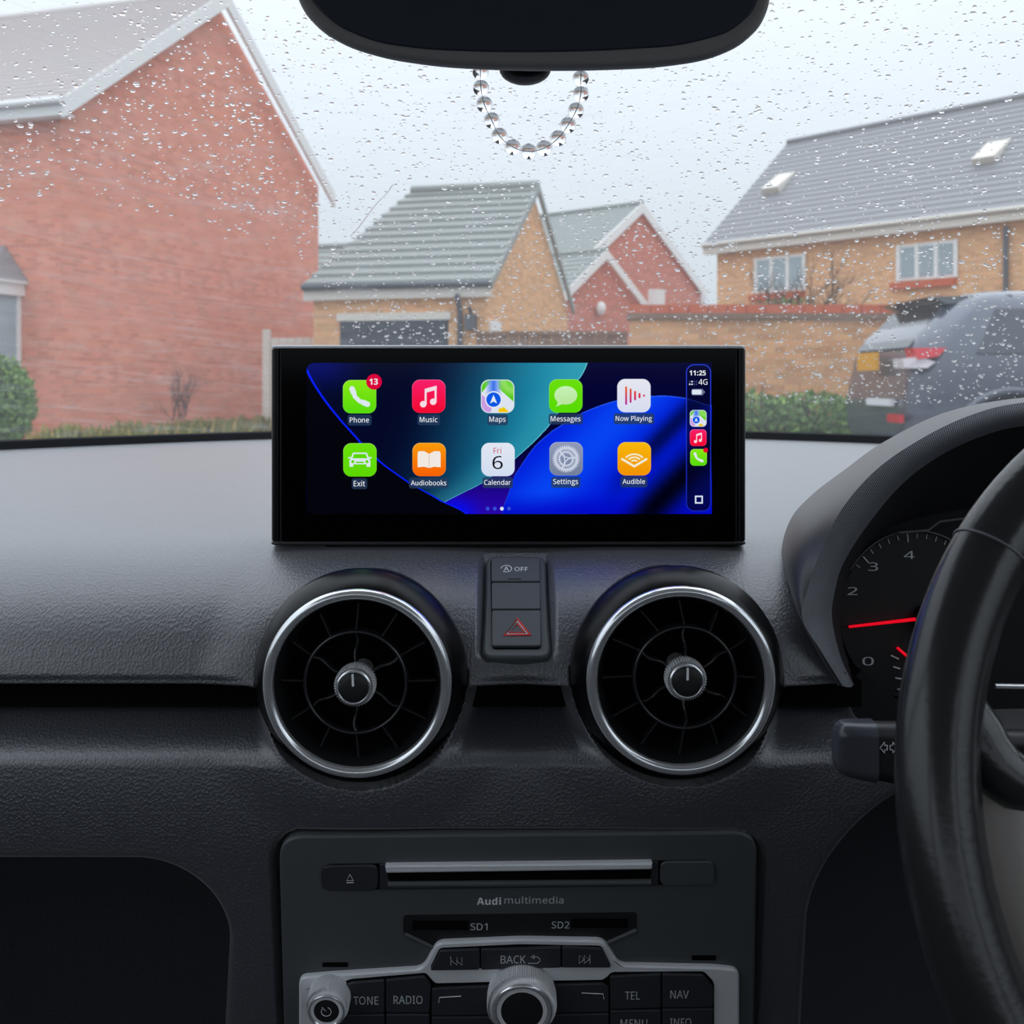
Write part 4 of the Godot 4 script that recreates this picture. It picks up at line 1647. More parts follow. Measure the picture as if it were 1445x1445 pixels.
func switch_panel() -> void:
	var a := P(728, 784, 0.6555)
	var c := P(728, 928, 0.5955)
	var up := (a - c).normalized()
	var t := Transform3D(Basis(Vector3.RIGHT, up, Vector3.RIGHT.cross(up)), (a + c) / 2 + Vector3.RIGHT.cross(up) * 0.0025)
	var o := thing("switch_panel", "grey upright switch panel with hazard button between the two air vents", "switch panel", t.origin)
	var b := MB.new()
	b.solid(outline(t, [Vector2(686, 784), Vector2(770, 784), Vector2(778, 928), Vector2(680, 928)], 0.006), [Vector2(0, -0.012), Vector2(0, -0.002), Vector2(0.0006, -0.0006), Vector2(0.0016, 0.0)], t)
	wpart("surround", b, M.panel, o)
	b = MB.new()
	b.solid(outline(t, [Vector2(692, 790), Vector2(761, 790), Vector2(764, 916), Vector2(694, 916)], 0.0025), [Vector2(0, -0.001), Vector2(0, 0.0003)], t)
	wpart("well", b, M.void, o)
	var ys := [790.5, 824.0, 863.0, 915.0]
	for k in 3:
		b = MB.new()
		var x0 := 693.5 + k * 0.3
		b.solid(outline(t, rect_px(x0, ys[k] + 0.8, 761.5 + k * 0.8, ys[k + 1] - 0.8), 0.0012), bev(0.0018, 0.0005), off(t, 0.0))
		var bt := wpart("button", b, M.panel, o)
		var z := off(t, 0.0018)
		if k == 0:
			letter("lettering", "OFF", bt, Transform3D(z.basis, z * onto(t, 735.5, 806, 0.0)), 18.5 * 0.645 / F, 7.5 * 0.645 / F, M.ink)
			letter("lettering", "A", bt, Transform3D(z.basis, z * onto(t, 714.5, 805.5, 0.0)), 7 * 0.645 / F, 7.5 * 0.645 / F, M.ink)
			var ring := MB.new()
			var pts := PackedVector3Array()
			var cc := onto(t, 714.5, 805.5, 0.0)
			for i in 19:
				var an := -2.2 + 5.3 * i / 18.0
				pts.append(z * (cc + Vector3(cos(an) * 0.0031, sin(an) * 0.0026, 0.0)))
			ring.tube(pts, 0.00028, 6)
			part("symbol", ring, M.ink, bt)
			var lm := MB.new()
			lm.block(z * onto(t, 726, 820, 0.0), Vector3(0.0075, 0.0007, 0.0005), z.basis)
			part("status_lamp", lm, M.black, bt)
		if k == 2:
			for q in [[19.5, 0.0008], [10.5, 0.0006]]:
				var m := MB.new()
				var tri := []
				var cc := onto(t, 730.0, 890.5, 0.0)
				var rr: float = q[0] * 0.61 / F
				for i in 3:
					var an := PI / 2 + TAU * i / 3.0
					tri.append(Vector2(cc.x + cos(an) * rr * 1.08, cc.y + sin(an) * rr - 0.0006))
				wire(m, z, tri, q[1], true)
				part("hazard_symbol", m, M.red, bt)
			var m2 := MB.new()
			var c2 := onto(t, 730.0, 890.5, 0.0)
			var tr := []
			for i in 3:
				var an := PI / 2 + TAU * i / 3.0
				tr.append(Vector2(c2.x + cos(an) * 15.2 * 0.61 / F * 1.08, c2.y + sin(an) * 15.2 * 0.61 / F - 0.0006))
			wire(m2, z, tr, 0.00045, true)
			part("hazard_symbol", m2, M.ink, bt)
		for child in bt.get_children():
			child.transform = child.transform

# ---- radio
func key_on(o: Node3D, t: Transform3D, pts: Array, z: float, m: Material, r := 0.0012, h := 0.0016) -> MeshInstance3D:
	var b := MB.new()
	b.solid(outline(t, pts, r), bev(h, 0.0005), off(t, z))
	return wpart("key", b, m, o)

func word(k: Node3D, t: Transform3D, s: String, x: float, y: float, w: float, h: float, z: float, m: Material, bold := false) -> void:
	var c := onto(t, x, y, 0.0)
	letter("lettering", s, k, Transform3D(t.basis, t * Vector3(c.x, c.y, z)), w * 0.589 / F, h * 0.589 / F, m, bold)

func radio() -> void:
	var t := radio_frame()
	var o := thing("car_radio", "dark grey car radio unit with disc slot, keys and silver knobs below the vents", "radio", t.origin)
	var b := MB.new()
	b.solid(outline(t, [Vector2(393, 1180), Vector2(1069, 1174), Vector2(1064, 1476), Vector2(401, 1480)], 0.0135, 8), [Vector2(0, -0.02), Vector2(0, -0.0014), Vector2(0.0004, -0.0004), Vector2(0.0014, 0.0)], t)
	var face := wpart("face_plate", b, M.panel, o, "matt dark grey face plate")
	word(face, t, "Audi", 690, 1271.5, 34, 11.5, 0.0, M.ink, true)
	word(face, t, "multimedia", 753.5, 1270, 83, 11, 0.0, M.inkdim)
	# disc slot and the keys at its ends
	b = MB.new()
	b.solid(outline(t, [Vector2(454, 1219), Vector2(1009, 1213), Vector2(1009, 1247), Vector2(454, 1256)], 0.006, 6), [Vector2(0, -0.0005), Vector2(0, 0.0003)], t)
	wpart("slot_surround", b, M.void, o)
	var k := key_on(o, t, [Vector2(455, 1220), Vector2(534, 1218.5), Vector2(534, 1254.5), Vector2(455, 1255)], 0.0, M.key, 0.0045)
	var sy := MB.new()
	var z := off(t, 0.0017)
	var ec := onto(t, 494.5, 1237, 0.0)
	var tri := []
	for i in 3:
		var an := PI / 2 + TAU * i / 3.0
		tri.append(Vector2(ec.x + cos(an) * 0.0021, ec.y + sin(an) * 0.0024))
	wire(sy, z, tri, 0.0002, true)
	wire(sy, z, [Vector2(ec.x - 0.0019, ec.y - 0.0024), Vector2(ec.x + 0.0019, ec.y - 0.0024)], 0.0002)
	part("eject_symbol", sy, M.ink, k)
	key_on(o, t, [Vector2(931, 1214), Vector2(1008, 1213.5), Vector2(1008, 1246), Vector2(931, 1248)], 0.0, M.panel, 0.0045)
	b = MB.new()
	b.solid(outline(t, [Vector2(536, 1218), Vector2(929, 1214), Vector2(929, 1249), Vector2(536, 1254.5)], 0.001), bev(0.001, 0.0004), t)
	wpart("slot_frame", b, M.key, o)
	b = MB.new()
	b.solid(outline(t, [Vector2(544, 1219), Vector2(920, 1214), Vector2(918, 1238), Vector2(549, 1241)], 0.0015), [Vector2(0, 0), Vector2(0, 0.0014)], t)
	wpart("disc_slot", b, M.void, o)
	b = MB.new()
	b.solid(outline(t, [Vector2(544, 1217), Vector2(920, 1212.5), Vector2(919, 1222), Vector2(546, 1227)], 0.0008), bev(0.0036, 0.001), t)
	wpart("slot_lip", b, M.satin, o, "bright metal lip over the disc slot")
	b = MB.new()
	var lp := PackedVector3Array()
	lp.append(off(t, 0.0012) * onto(t, 548, 1246, 0))
	lp.append(off(t, 0.0012) * onto(t, 918, 1242, 0))
	b.tube(lp, 0.0018, 8)
	wpart("slot_sill", b, M.panel, o)
	# card recess: sunken look from a sloped tray with two slots
	b = MB.new()
	b.solid(outline(t, [Vector2(569, 1291), Vector2(899, 1287), Vector2(899, 1311), Vector2(850, 1334), Vector2(612, 1338), Vector2(569, 1317)], 0.002), [Vector2(0, -0.002), Vector2(0, 0.0001)], t)
	var tray := wpart("card_tray", b, M.black, o)
	for q in [[Vector2(571, 1318), Vector2(612, 1337)], [Vector2(898, 1312), Vector2(852, 1333)]]:
		b = MB.new()
		var a0 := onto(t, q[0].x, q[0].y, 0)
		var a1 := onto(t, q[1].x, q[1].y, 0)
		b.tube(PackedVector3Array([t * a0, t * a1]), 0.0013, 8)
		wpart("tray_edge", b, M.panel, o)
	for q in [[582.0, 1299.0, 661.0, 1312.0], [806.0, 1296.0, 886.0, 1309.0]]:
		b = MB.new()
		b.solid(outline(t, rect_px(q[0], q[1], q[2], q[3]), 0.0004), [Vector2(0, 0), Vector2(0, 0.0003)], t)
		wpart("card_slot", b, M.void, o)
	word(tray, t, "SD1", 676, 1307.5, 24, 10.5, 0.0001, M.inkdim)
	word(tray, t, "SD2", 791, 1305, 25, 10.5, 0.0001, M.inkdim)
	for q in [[455.0, 1358.0, 491.0, 1364.0], [976.0, 1348.0, 1010.0, 1354.5]]:
		b = MB.new()
		b.solid(outline(t, rect_px(q[0], q[1], q[2], q[3]), 0.0005), [Vector2(0, 0), Vector2(0, 0.0004)], t)
		wpart("release_slot", b, M.void, o)
	# silver frame round the keys
	b = MB.new()
	b.solid(outline(t, [Vector2(423, 1500), Vector2(423, 1374), Vector2(470, 1370), Vector2(597, 1362), Vector2(617, 1325), Vector2(735, 1320), Vector2(852, 1322), Vector2(873, 1357), Vector2(1010, 1360), Vector2(1042, 1364), Vector2(1042, 1500)], 0.0045), bev(0.003, 0.0012), t)
	var frame := wpart("key_frame", b, M.satin, o, "silver frame round the keys")
	var h := 0.003
	b = MB.new()
	b.solid(outline(t, [Vector2(607, 1361), Vector2(621, 1332), Vector2(735, 1327), Vector2(848, 1329), Vector2(862, 1358)], 0.002), bev(0.0006, 0.0003), off(t, h))
	wpart("key_bed", b, M.void, o)
	var hk := h + 0.0004
	var keys := [
		[[Vector2(608, 1361), Vector2(622, 1333), Vector2(677, 1331), Vector2(677, 1360)], "", 0, 0, 0],
		[[Vector2(679, 1331), Vector2(791, 1328), Vector2(791, 1357), Vector2(679, 1360)], "BACK", 724, 1345, 35],
		[[Vector2(793, 1328), Vector2(848, 1330), Vector2(861, 1357), Vector2(793, 1357)], "", 0, 0, 0],
		[[Vector2(466, 1390), Vector2(497, 1378), Vector2(544, 1374), Vector2(544, 1420), Vector2(497, 1422)], "TONE", 518, 1402.5, 35],
		[[Vector2(546, 1374), Vector2(600, 1369), Vector2(609, 1382), Vector2(607, 1420), Vector2(546, 1420)], "RADIO", 577, 1401.5, 41],
		[[Vector2(480, 1423), Vector2(544, 1422), Vector2(544, 1490), Vector2(480, 1490)], "CAR", 514, 1444, 27],
		[[Vector2(546, 1422), Vector2(607, 1422), Vector2(607, 1490), Vector2(546, 1490)], "MEDIA", 577, 1441.5, 42],
		[[Vector2(860, 1369), Vector2(931, 1366), Vector2(931, 1413), Vector2(860, 1415)], "TEL", 891, 1395.5, 21],
		[[Vector2(933, 1366), Vector2(990, 1367), Vector2(1004, 1385), Vector2(1004, 1412), Vector2(933, 1413)], "NAV", 957, 1394, 26],
		[[Vector2(860, 1417), Vector2(931, 1416), Vector2(931, 1490), Vector2(860, 1490)], "MENU", 893, 1434.5, 38],
		[[Vector2(933, 1415), Vector2(1004, 1414), Vector2(1002, 1490), Vector2(933, 1490)], "INFO", 958.5, 1433, 30],
		[[Vector2(610, 1386), Vector2(700, 1382), Vector2(736, 1382), Vector2(736, 1423), Vector2(610, 1424)], "", 0, 0, 0],
		[[Vector2(738, 1382), Vector2(850, 1379), Vector2(858, 1384), Vector2(858, 1419), Vector2(738, 1421)], "", 0, 0, 0],
		[[Vector2(610, 1426), Vector2(736, 1425), Vector2(736, 1490), Vector2(610, 1490)], "", 0, 0, 0],
		[[Vector2(738, 1423), Vector2(858, 1421), Vector2(858, 1490), Vector2(738, 1490)], "", 0, 0, 0],
	]
	b = MB.new()
	b.solid(outline(t, [Vector2(463, 1500), Vector2(463, 1392), Vector2(495, 1376), Vector2(602, 1367), Vector2(614, 1382), Vector2(735, 1379), Vector2(852, 1377), Vector2(862, 1366), Vector2(992, 1365), Vector2(1006, 1380), Vector2(1006, 1500)], 0.002), bev(0.0006, 0.0002), off(t, h))
	wpart("key_bed", b, M.void, o)
	for i in keys.size():
		var q = keys[i]
		k = key_on(o, t, q[0], hk, M.key, 0.0012)
		if q[1]:
			word(k, t, q[1], q[2], q[3], q[4], 12.0 if q[1] == "BACK" else 12.5, hk + 0.0016, M.inkdim)
		sy = MB.new()
		z = off(t, hk + 0.0018)
		var at := func(x: float, y: float) -> Vector2:
			var w := onto(t, x, y, 0)
			return Vector2(w.x, w.y)
		if i == 0 or i == 2:
			var xs: Array = [[638, 1], [645, 1]] if i == 0 else [[824, -1], [817, -1]]
			for e in xs:
				wire(sy, z, [at.call(e[0], 1347), at.call(e[0] + 7.5 * e[1], 1341.5), at.call(e[0] + 7.5 * e[1], 1352.5)] if i == 0 else [at.call(e[0] + 7, 1344.5), at.call(e[0] - 0.5, 1339), at.call(e[0] - 0.5, 1350)], 0.0002, true)
			var lx: float = 637.0 if i == 0 else 831.5
			wire(sy, z, [at.call(lx, 1341 if i == 0 else 1338.5), at.call(lx, 1353 if i == 0 else 1350.5)], 0.0002)
			part("symbol", sy, M.inkdim, k)
		elif i == 1:
			wire(sy, z, [at.call(745, 1350), at.call(758, 1350), at.call(761.5, 1347), at.call(761.5, 1344), at.call(758, 1341), at.call(752, 1341)], 0.0002)
			wire(sy, z, [at.call(749, 1341), at.call(753.5, 1338.5), at.call(753.5, 1343.5)], 0.0003, true)
			part("symbol", sy, M.inkdim, k)
		elif i >= 11:
			var e: Array = [[Vector2(620, 1405), Vector2(621, 1398), Vector2(651, 1396)], [Vector2(851, 1400), Vector2(850, 1393), Vector2(820, 1391.5)], [Vector2(620, 1443), Vector2(621, 1452), Vector2(651, 1453)], [Vector2(851, 1441), Vector2(850, 1450), Vector2(820, 1451)]][i - 11]
			wire(sy, z, [at.call(e[0].x, e[0].y), at.call(e[1].x, e[1].y), at.call(e[2].x, e[2].y)], 0.00022)
			part("symbol", sy, M.ink, k)
	# volume wedge on the frame
	sy = MB.new()
	var wv := []
	for q in [Vector2(434, 1391), Vector2(449, 1391), Vector2(449, 1384)]:
		var w := onto(t, q.x, q.y, 0)
		wv.append(Vector2(w.x, w.y))
	wire(sy, off(t, h), wv, 0.0002, true)
	part("volume_symbol", sy, M.black, frame)
	# knobs
	for q in [[461.0, 1425.0, 0.0113, 0.0083, 66, "volume"], [736.5, 1425.0, 0.0186, 0.0132, 96, ""]]:
		var c := onto(t, q[0], q[1], h + 0.0125)
		var R: float = q[2]
		var r: float = q[3]
		var kt := t * Transform3D(Basis.IDENTITY, Vector3(c.x, c.y, h))
		b = MB.new()
		b.solid(toothed(R, 0.0006, q[4]), [Vector2(0, 0), Vector2(0, 0.0095), Vector2((R - r) * 0.45, 0.0135)], kt)
		var kn := wpart("knob", b, M.alu, o, "knurled silver volume knob" if q[5] else "large knurled silver control knob")
		b = MB.new()
		b.lathe([Vector2(R - (R - r) * 0.45 - 0.0004, 0.0128), Vector2(lerpf(r, R, 0.45), 0.0142), Vector2(lerpf(r, R, 0.2), 0.0145), Vector2(r, 0.0135), Vector2(r - 0.0006, 0.0125)], 72, kt)
		part("bezel", b, M.chrome, kn)
		b = MB.new()
		b.lathe([Vector2(r, 0.0126), Vector2(r - 0.001, 0.0134), Vector2(r * 0.5, 0.0139), Vector2(0.0001, 0.014)], 64, kt)
		part("cap", b, M.black, kn)
		if q[5]:
			sy = MB.new()
			var pp := PackedVector3Array()
			for i in 15:
				var an := 2.5 + 5.0 * i / 14.0
				pp.append(kt * Vector3(cos(an) * 0.0026, sin(an) * 0.0026, 0.0139))
			sy.tube(pp, 0.0002, 6)
			sy.tube(PackedVector3Array([kt * Vector3(-0.0022, 0.0026, 0.0139), kt * Vector3(-0.0002, 0.0004, 0.0139)]), 0.0002, 6)
			part("power_symbol", sy, M.ink, kn)

# ---- instrument binnacle
func instruments() -> void:
	var o := thing("instrument_cluster", "black instrument hood with rev counter behind the steering wheel", "instrument cluster", Vector3(0.3, 0.8, -0.68))
	var c0 := [[1182, 968, 0.596], [1148, 910, 0.600], [1120, 850, 0.632], [1103, 785, 0.655], [1115, 734, 0.68], [1146, 698, 0.70], [1193, 662, 0.72], [1248, 623, 0.73], [1337, 581, 0.735], [1445, 561, 0.735], [1600, 552, 0.73], [1800, 580, 0.72]]
	var cm := [[1185, 968, 0.590], [1150, 914, 0.590], [1122, 855, 0.598], [1113, 800, 0.605], [1130, 742, 0.62], [1162, 705, 0.635], [1210, 664, 0.65], [1266, 624, 0.655], [1350, 584, 0.66], [1445, 564, 0.66], [1600, 555, 0.66], [1800, 583, 0.65]]
	var c1 := [[1189, 968, 0.588], [1158, 918, 0.588], [1132, 872, 0.592], [1140, 830, 0.598], [1154, 789, 0.602], [1185, 723, 0.606], [1232, 667, 0.61], [1290, 625, 0.612], [1364, 588, 0.614], [1445, 568, 0.614], [1600, 560, 0.614], [1800, 588, 0.61]]
	var c2 := [[1204, 966, 0.602], [1186, 926, 0.604], [1174, 872, 0.606], [1179, 830, 0.608], [1190, 795, 0.61], [1222, 744, 0.612], [1270, 686, 0.614], [1325, 644, 0.616], [1390, 614, 0.616], [1455, 600, 0.616], [1600, 592, 0.616], [1800, 620, 0.612]]
	var c3 := [[1222, 975, 0.67], [1196, 930, 0.68], [1186, 880, 0.684], [1190, 840, 0.684], [1200, 805, 0.684], [1228, 765, 0.686], [1272, 738, 0.686], [1335, 722, 0.686], [1400, 712, 0.686], [1470, 708, 0.686], [1600, 706, 0.686], [1800, 715, 0.686]]
	var cv := []
	for c in [c0, cm, c1, c2, c3]:
		var pts := []
		for q in c:
			pts.append(P(q[0], q[1], q[2]))
		cv.append(curve(pts, 10))
	var loft := func(a: int, b: int, n: int, bulge: float) -> MB:
		var rows := []
		for k in n + 1:
			var t := float(k) / n
			var row := PackedVector3Array()
			for i in cv[a].size():
				var p: Vector3 = cv[a][i].lerp(cv[b][i], t)
				row.append(p + Vector3(0, 0, sin(PI * t) * bulge))
			rows.append(row)
		var m := MB.new()
		m.grid(rows, false, false, true)
		return m
	var rows := []
	for t in 9:
		var row := PackedVector3Array()
		for i in cv[0].size():
			var u := t / 8.0
			# a rounded shoulder through the middle curve
			row.append(cv[0][i].lerp(cv[1][i], u).lerp(cv[1][i].lerp(cv[2][i], u), u))
		rows.append(row)
	var hb := MB.new()
	hb.grid(rows, false, false, true)
	wpart("hood", hb, M.hoodskin, o, "smooth grey hood over the dials")
	wpart("hood_lip", loft.call(2, 3, 8, 0.004), M.mesh, o, "finely dotted band round the hood mouth")
	wpart("hood_lining", loft.call(3, 4, 6, 0.0), M.matte, o)
	# dial plate
	var d := 0.686
	var b := MB.new()
	var pl := []
	for q in [Vector2(1180, 1010), Vector2(1180, 700), Vector2(1830, 690), Vector2(1830, 1010)]:
		pl.append(P(q.x, q.y, d + 0.004))
	pl.reverse()
	b.prism(pl, Vector3(0, 0, -0.01))
	wpart("dial_plate", b, M.matte, o)
	var t := Transform3D(Basis.IDENTITY, P(1300, 875, d))
	b = MB.new()
	b.solid(outline(t, dial_px(1292, 868, 108, 118), 0.0005, 2), [Vector2(0, 0), Vector2(0, 0.0015)], t)
	var dial := wpart("rev_counter", b, M.dial, o, "black rev counter dial")
	b = MB.new()
	var ring := PackedVector3Array()
	for i in 45:
		var a := PI * 0.10 + PI * 0.72 * i / 44.0
		ring.append(P(1292 + cos(a) * 109, 868 - sin(a) * 119, d - 0.003))
	b.tube(ring, 0.0006, 6)
	part("dial_rim", b, M.lead, dial).position = Vector3.ZERO
	var z := Transform3D(Basis.IDENTITY, Vector3(0, 0, 0))
	for q in [["0", 1225, 933, 16, 12], ["2", 1203, 834, 14, 11], ["3", 1232, 799.5, 14, 12], ["4", 1283, 783, 15, 11]]:
		letter("numeral", q[0], dial, Transform3D(Basis.IDENTITY, P(q[1], q[2], d - 0.0018)), q[3] * d / F, q[4] * d / F, M.inkdim)
	for i in 14:
		var a := PI * 0.79 - PI * 0.55 * i / 13.0
		var major := i == 1 or i == 6 or i == 11
		var r0 := 0.88 if major else 0.92
		b = MB.new()
		b.tube(PackedVector3Array([P(1292 + cos(a) * 108 * r0, 868 - sin(a) * 118 * r0, d - 0.0018), P(1292 + cos(a) * 108 * 0.98, 868 - sin(a) * 118 * 0.98, d - 0.0018)]), 0.0005 if major else 0.0003, 5)
		part("tick", b, M.inkdim, dial)
	b = MB.new()
	b.tube(PackedVector3Array([P(1198, 884.5, d - 0.006), P(1285, 874.5, d - 0.006)]), [0.0008, 0.0011], 8)
	b.tube(PackedVector3Array([P(1285, 874.5, d - 0.006), P(1300, 873, d - 0.006)]), 0.0011, 8)
	wpart("needle", b, M.needle, o, "red rev counter needle")
	b = MB.new()
	b.lathe([Vector2(0.009, 0.0), Vector2(0.0085, 0.007), Vector2(0.0001, 0.0085)], 32, Transform3D(Basis.IDENTITY, P(1308, 872, d - 0.002)))
	wpart("needle_hub", b, M.matte, o)
	b = MB.new()
	b.tube(PackedVector3Array([P(1266, 914, d - 0.004), P(1296, 940, d - 0.004)]), 0.0008, 6)
	wpart("gauge_needle", b, M.needle, o, "short red needle of the small gauge")
	for i in 4:
		var y := 925.0 + i * 16.0
		b = MB.new()
		b.tube(PackedVector3Array([P(1257 + i * 3.0, y, d - 0.002), P(1268 + i * 2.0, y + 5 - i * 2.0, d - 0.002)]), 0.0006, 5)
		wpart("gauge_mark", b, M.inkdim, o)
	b = MB.new()
	b.tube(PackedVector3Array([P(1268, 752, d - 0.01), P(1310, 748, d - 0.01), P(1326, 736, d - 0.01), P(1372, 730, d - 0.01)]), 0.0009, 6)
	wpart("trim_line", b, M.lead, o)
	# lower trim under the dial
	b = MB.new()
	var lt := []
	for q in [Vector2(1180, 975), Vector2(1216, 946), Vector2(1240, 968), Vector2(1285, 1003), Vector2(1330, 1020), Vector2(1330, 1060), Vector2(1180, 1060)]:
		lt.append(P(q.x, q.y, 0.64))
	lt.reverse()
	b.prism(lt, Vector3(0, 0, -0.02))
	wpart("lower_trim", b, M.matte, o)
	b = MB.new()
	b.tube(PackedVector3Array([P(1404, 968, 0.66), P(1480, 969, 0.66), P(1600, 969, 0.66)]), 0.0018, 8)
	wpart("bright_strip", b, M.chrome, o)

func dial_px(cx: float, cy: float, rx: float, ry: float) -> Array:
	var o := []
	for i in 40:
		o.append(Vector2(cx + cos(TAU * i / 40.0) * rx, cy - sin(TAU * i / 40.0) * ry))
	return o

func stalk() -> void:
	var d := 0.515
	var o := thing("indicator_stalk", "black indicator stalk with arrow symbols left of the steering wheel", "indicator stalk", P(1230, 1062, d))
	var ring := func(x: float, y0: float, y1: float, z: float, th: float) -> PackedVector3Array:
		var row := PackedVector3Array()
		var c := P(x, (y0 + y1) / 2, d + z)
		var hh := (y1 - y0) / 2 * d / F
		for q in rrect(th, hh * 2, minf(th, hh) * 0.45, 5):
			row.append(c + Vector3(0, q.y, -q.x))
		return row
	var b := MB.new()
	var rows := []
	for q in [[1176.5, 1045, 1072, 0.006], [1178, 1032, 1082, 0.010], [1182, 1022, 1088, 0.014], [1190, 1017.5, 1092, 0.016], [1210, 1017, 1097, 0.017], [1232, 1016.5, 1101, 0.017]]:
		rows.append(ring.call(q[0], q[1], q[2], 0.0, q[3]))
	b.grid(rows, true, false)
	var f: PackedVector3Array = rows[0]
	for i in range(1, f.size() - 1):
		b.ftri(f[0], f[i + 1], f[i])
	wpart("end_cap", b, M.cap, o, "satin black end cap")
	b = MB.new()
	rows = []
	for q in [[1230, 1019, 1098, 0.0145], [1260, 1019, 1104, 0.0145], [1330, 1020, 1112, 0.0145], [1420, 1030, 1110, 0.0145], [1640, 1034, 1106, 0.0145]]:
		rows.append(ring.call(q[0], q[1], q[2], 0.0, q[3]))
	b.grid(rows, true, false)
	var body := wpart("lever", b, M.black, o)
	var t := Transform3D(Basis.IDENTITY, P(1254, 1055, d - 0.0078))
	for s in [-1.0, 1.0]:
		var m := MB.new()
		var pts := []
		for q in [Vector2(2, -3.2), Vector2(5.5, -3.2), Vector2(5.5, -7.5), Vector2(12, 0), Vector2(5.5, 7.5), Vector2(5.5, 3.2), Vector2(2, 3.2)]:
			pts.append(Vector2((q.x * s) * d / F, q.y * d / F))
		wire(m, t, pts, 0.00022, true)
		part("arrow_symbol", m, M.ink, body)

func steering_wheel() -> void:
	var tilt := 0.338
	var bs := Basis(Vector3.RIGHT, Vector3(0, cos(tilt), -sin(tilt)), Vector3(0, sin(tilt), cos(tilt)))
	var t := Transform3D(bs, Vector3(0.339, EYE - 0.168, -0.412))
	var o := thing("steering_wheel", "black leather steering wheel at the right with stitched seam", "steering wheel", t.origin)
	var b := MB.new()
	var p := PackedVector3Array()
	for i in 120:
		var a := TAU * i / 120.0
		p.append(t * Vector3(cos(a) * 0.178, sin(a) * 0.178, 0))
	b.tube(p, 0.0156, 28, true, 1.0, t.basis.z)
	wpart("rim", b, M.leather, o, "black leather rim")
	# stitched seam across the rim
	var c := onto(t, 1390, 775)
	var sa := atan2(c.y, c.x)
	b = MB.new()
	var ring := PackedVector3Array()
	for i in 36:
		var a := TAU * i / 36.0
		var rr := 0.178 + cos(a) * 0.0157
		ring.append(t * Vector3(cos(sa) * rr, sin(sa) * rr, sin(a) * 0.0157))
	b.tube(ring, 0.0006, 6, true)
	wpart("seam", b, M.lead, o, "sewn seam across the rim")
	# pad and spoke: a soft sheet that runs from under the rim to the hub
	var edge := curve([Vector3(1376, 1064, -12), Vector3(1371, 1100, -12), Vector3(1370, 1160, -12), Vector3(1378, 1240, -12), Vector3(1400, 1340, -12), Vector3(1436, 1440, -12), Vector3(1490, 1540, -12), Vector3(1560, 1620, -12)], 5)
	var inner := curve([Vector3(2350, 1000, 16), Vector3(2350, 1080, 16), Vector3(2350, 1160, 16), Vector3(2350, 1240, 16), Vector3(2350, 1340, 16), Vector3(2350, 1440, 16), Vector3(2350, 1540, 16), Vector3(2350, 1620, 16)], 5)
	var rows := []
	for i in edge.size():
		var row := PackedVector3Array()
		for k in 33:
			var u := pow(k / 32.0, 1.8)
			var fall := 60.0 * (1.0 - smoothstep(0.0, 0.45, float(i) / edge.size())) * smoothstep(0.0, 0.09, u)
			var e := edge[i].lerp(inner[i], u)
			var z := lerpf(-0.014, 0.012, smoothstep(0.0, 0.16, u)) - 0.02 * pow(1.0 - clampf(i / 6.0, 0.0, 1.0), 2.0)
			row.append(t * onto(t, e.x, e.y + fall, 0.0) + t.basis.z * z)
		rows.append(row)
	b = MB.new()
	b.grid(rows, false, false, true)
	wpart("airbag_pad", b, M.pad, o, "grey-brown leather pad and spoke")
	b = MB.new()
	var sp := []
	for q in [[1360, 1000, 0.008], [1384, 1034, 0.010], [1400, 1064, 0.011], [1425, 1092, 0.012], [1460, 1108, 0.013], [1540, 1112, 0.014]]:
		sp.append(t * (onto(t, q[0], q[1], 0.0) + Vector3(0, 0, -0.006)))
	var cb := MB.new()
	cb.lathe([Vector2(0.034, -0.17), Vector2(0.052, -0.16), Vector2(0.055, -0.05), Vector2(0.05, -0.012), Vector2(0.0001, -0.010)], 32, t)
	wpart("column_cover", cb, M.black, o)
	b.tube(curve(sp, 6), 0.011, 16, false, 1.0, t.basis.z)
	wpart("spoke", b, M.leather, o, "black spoke edge")

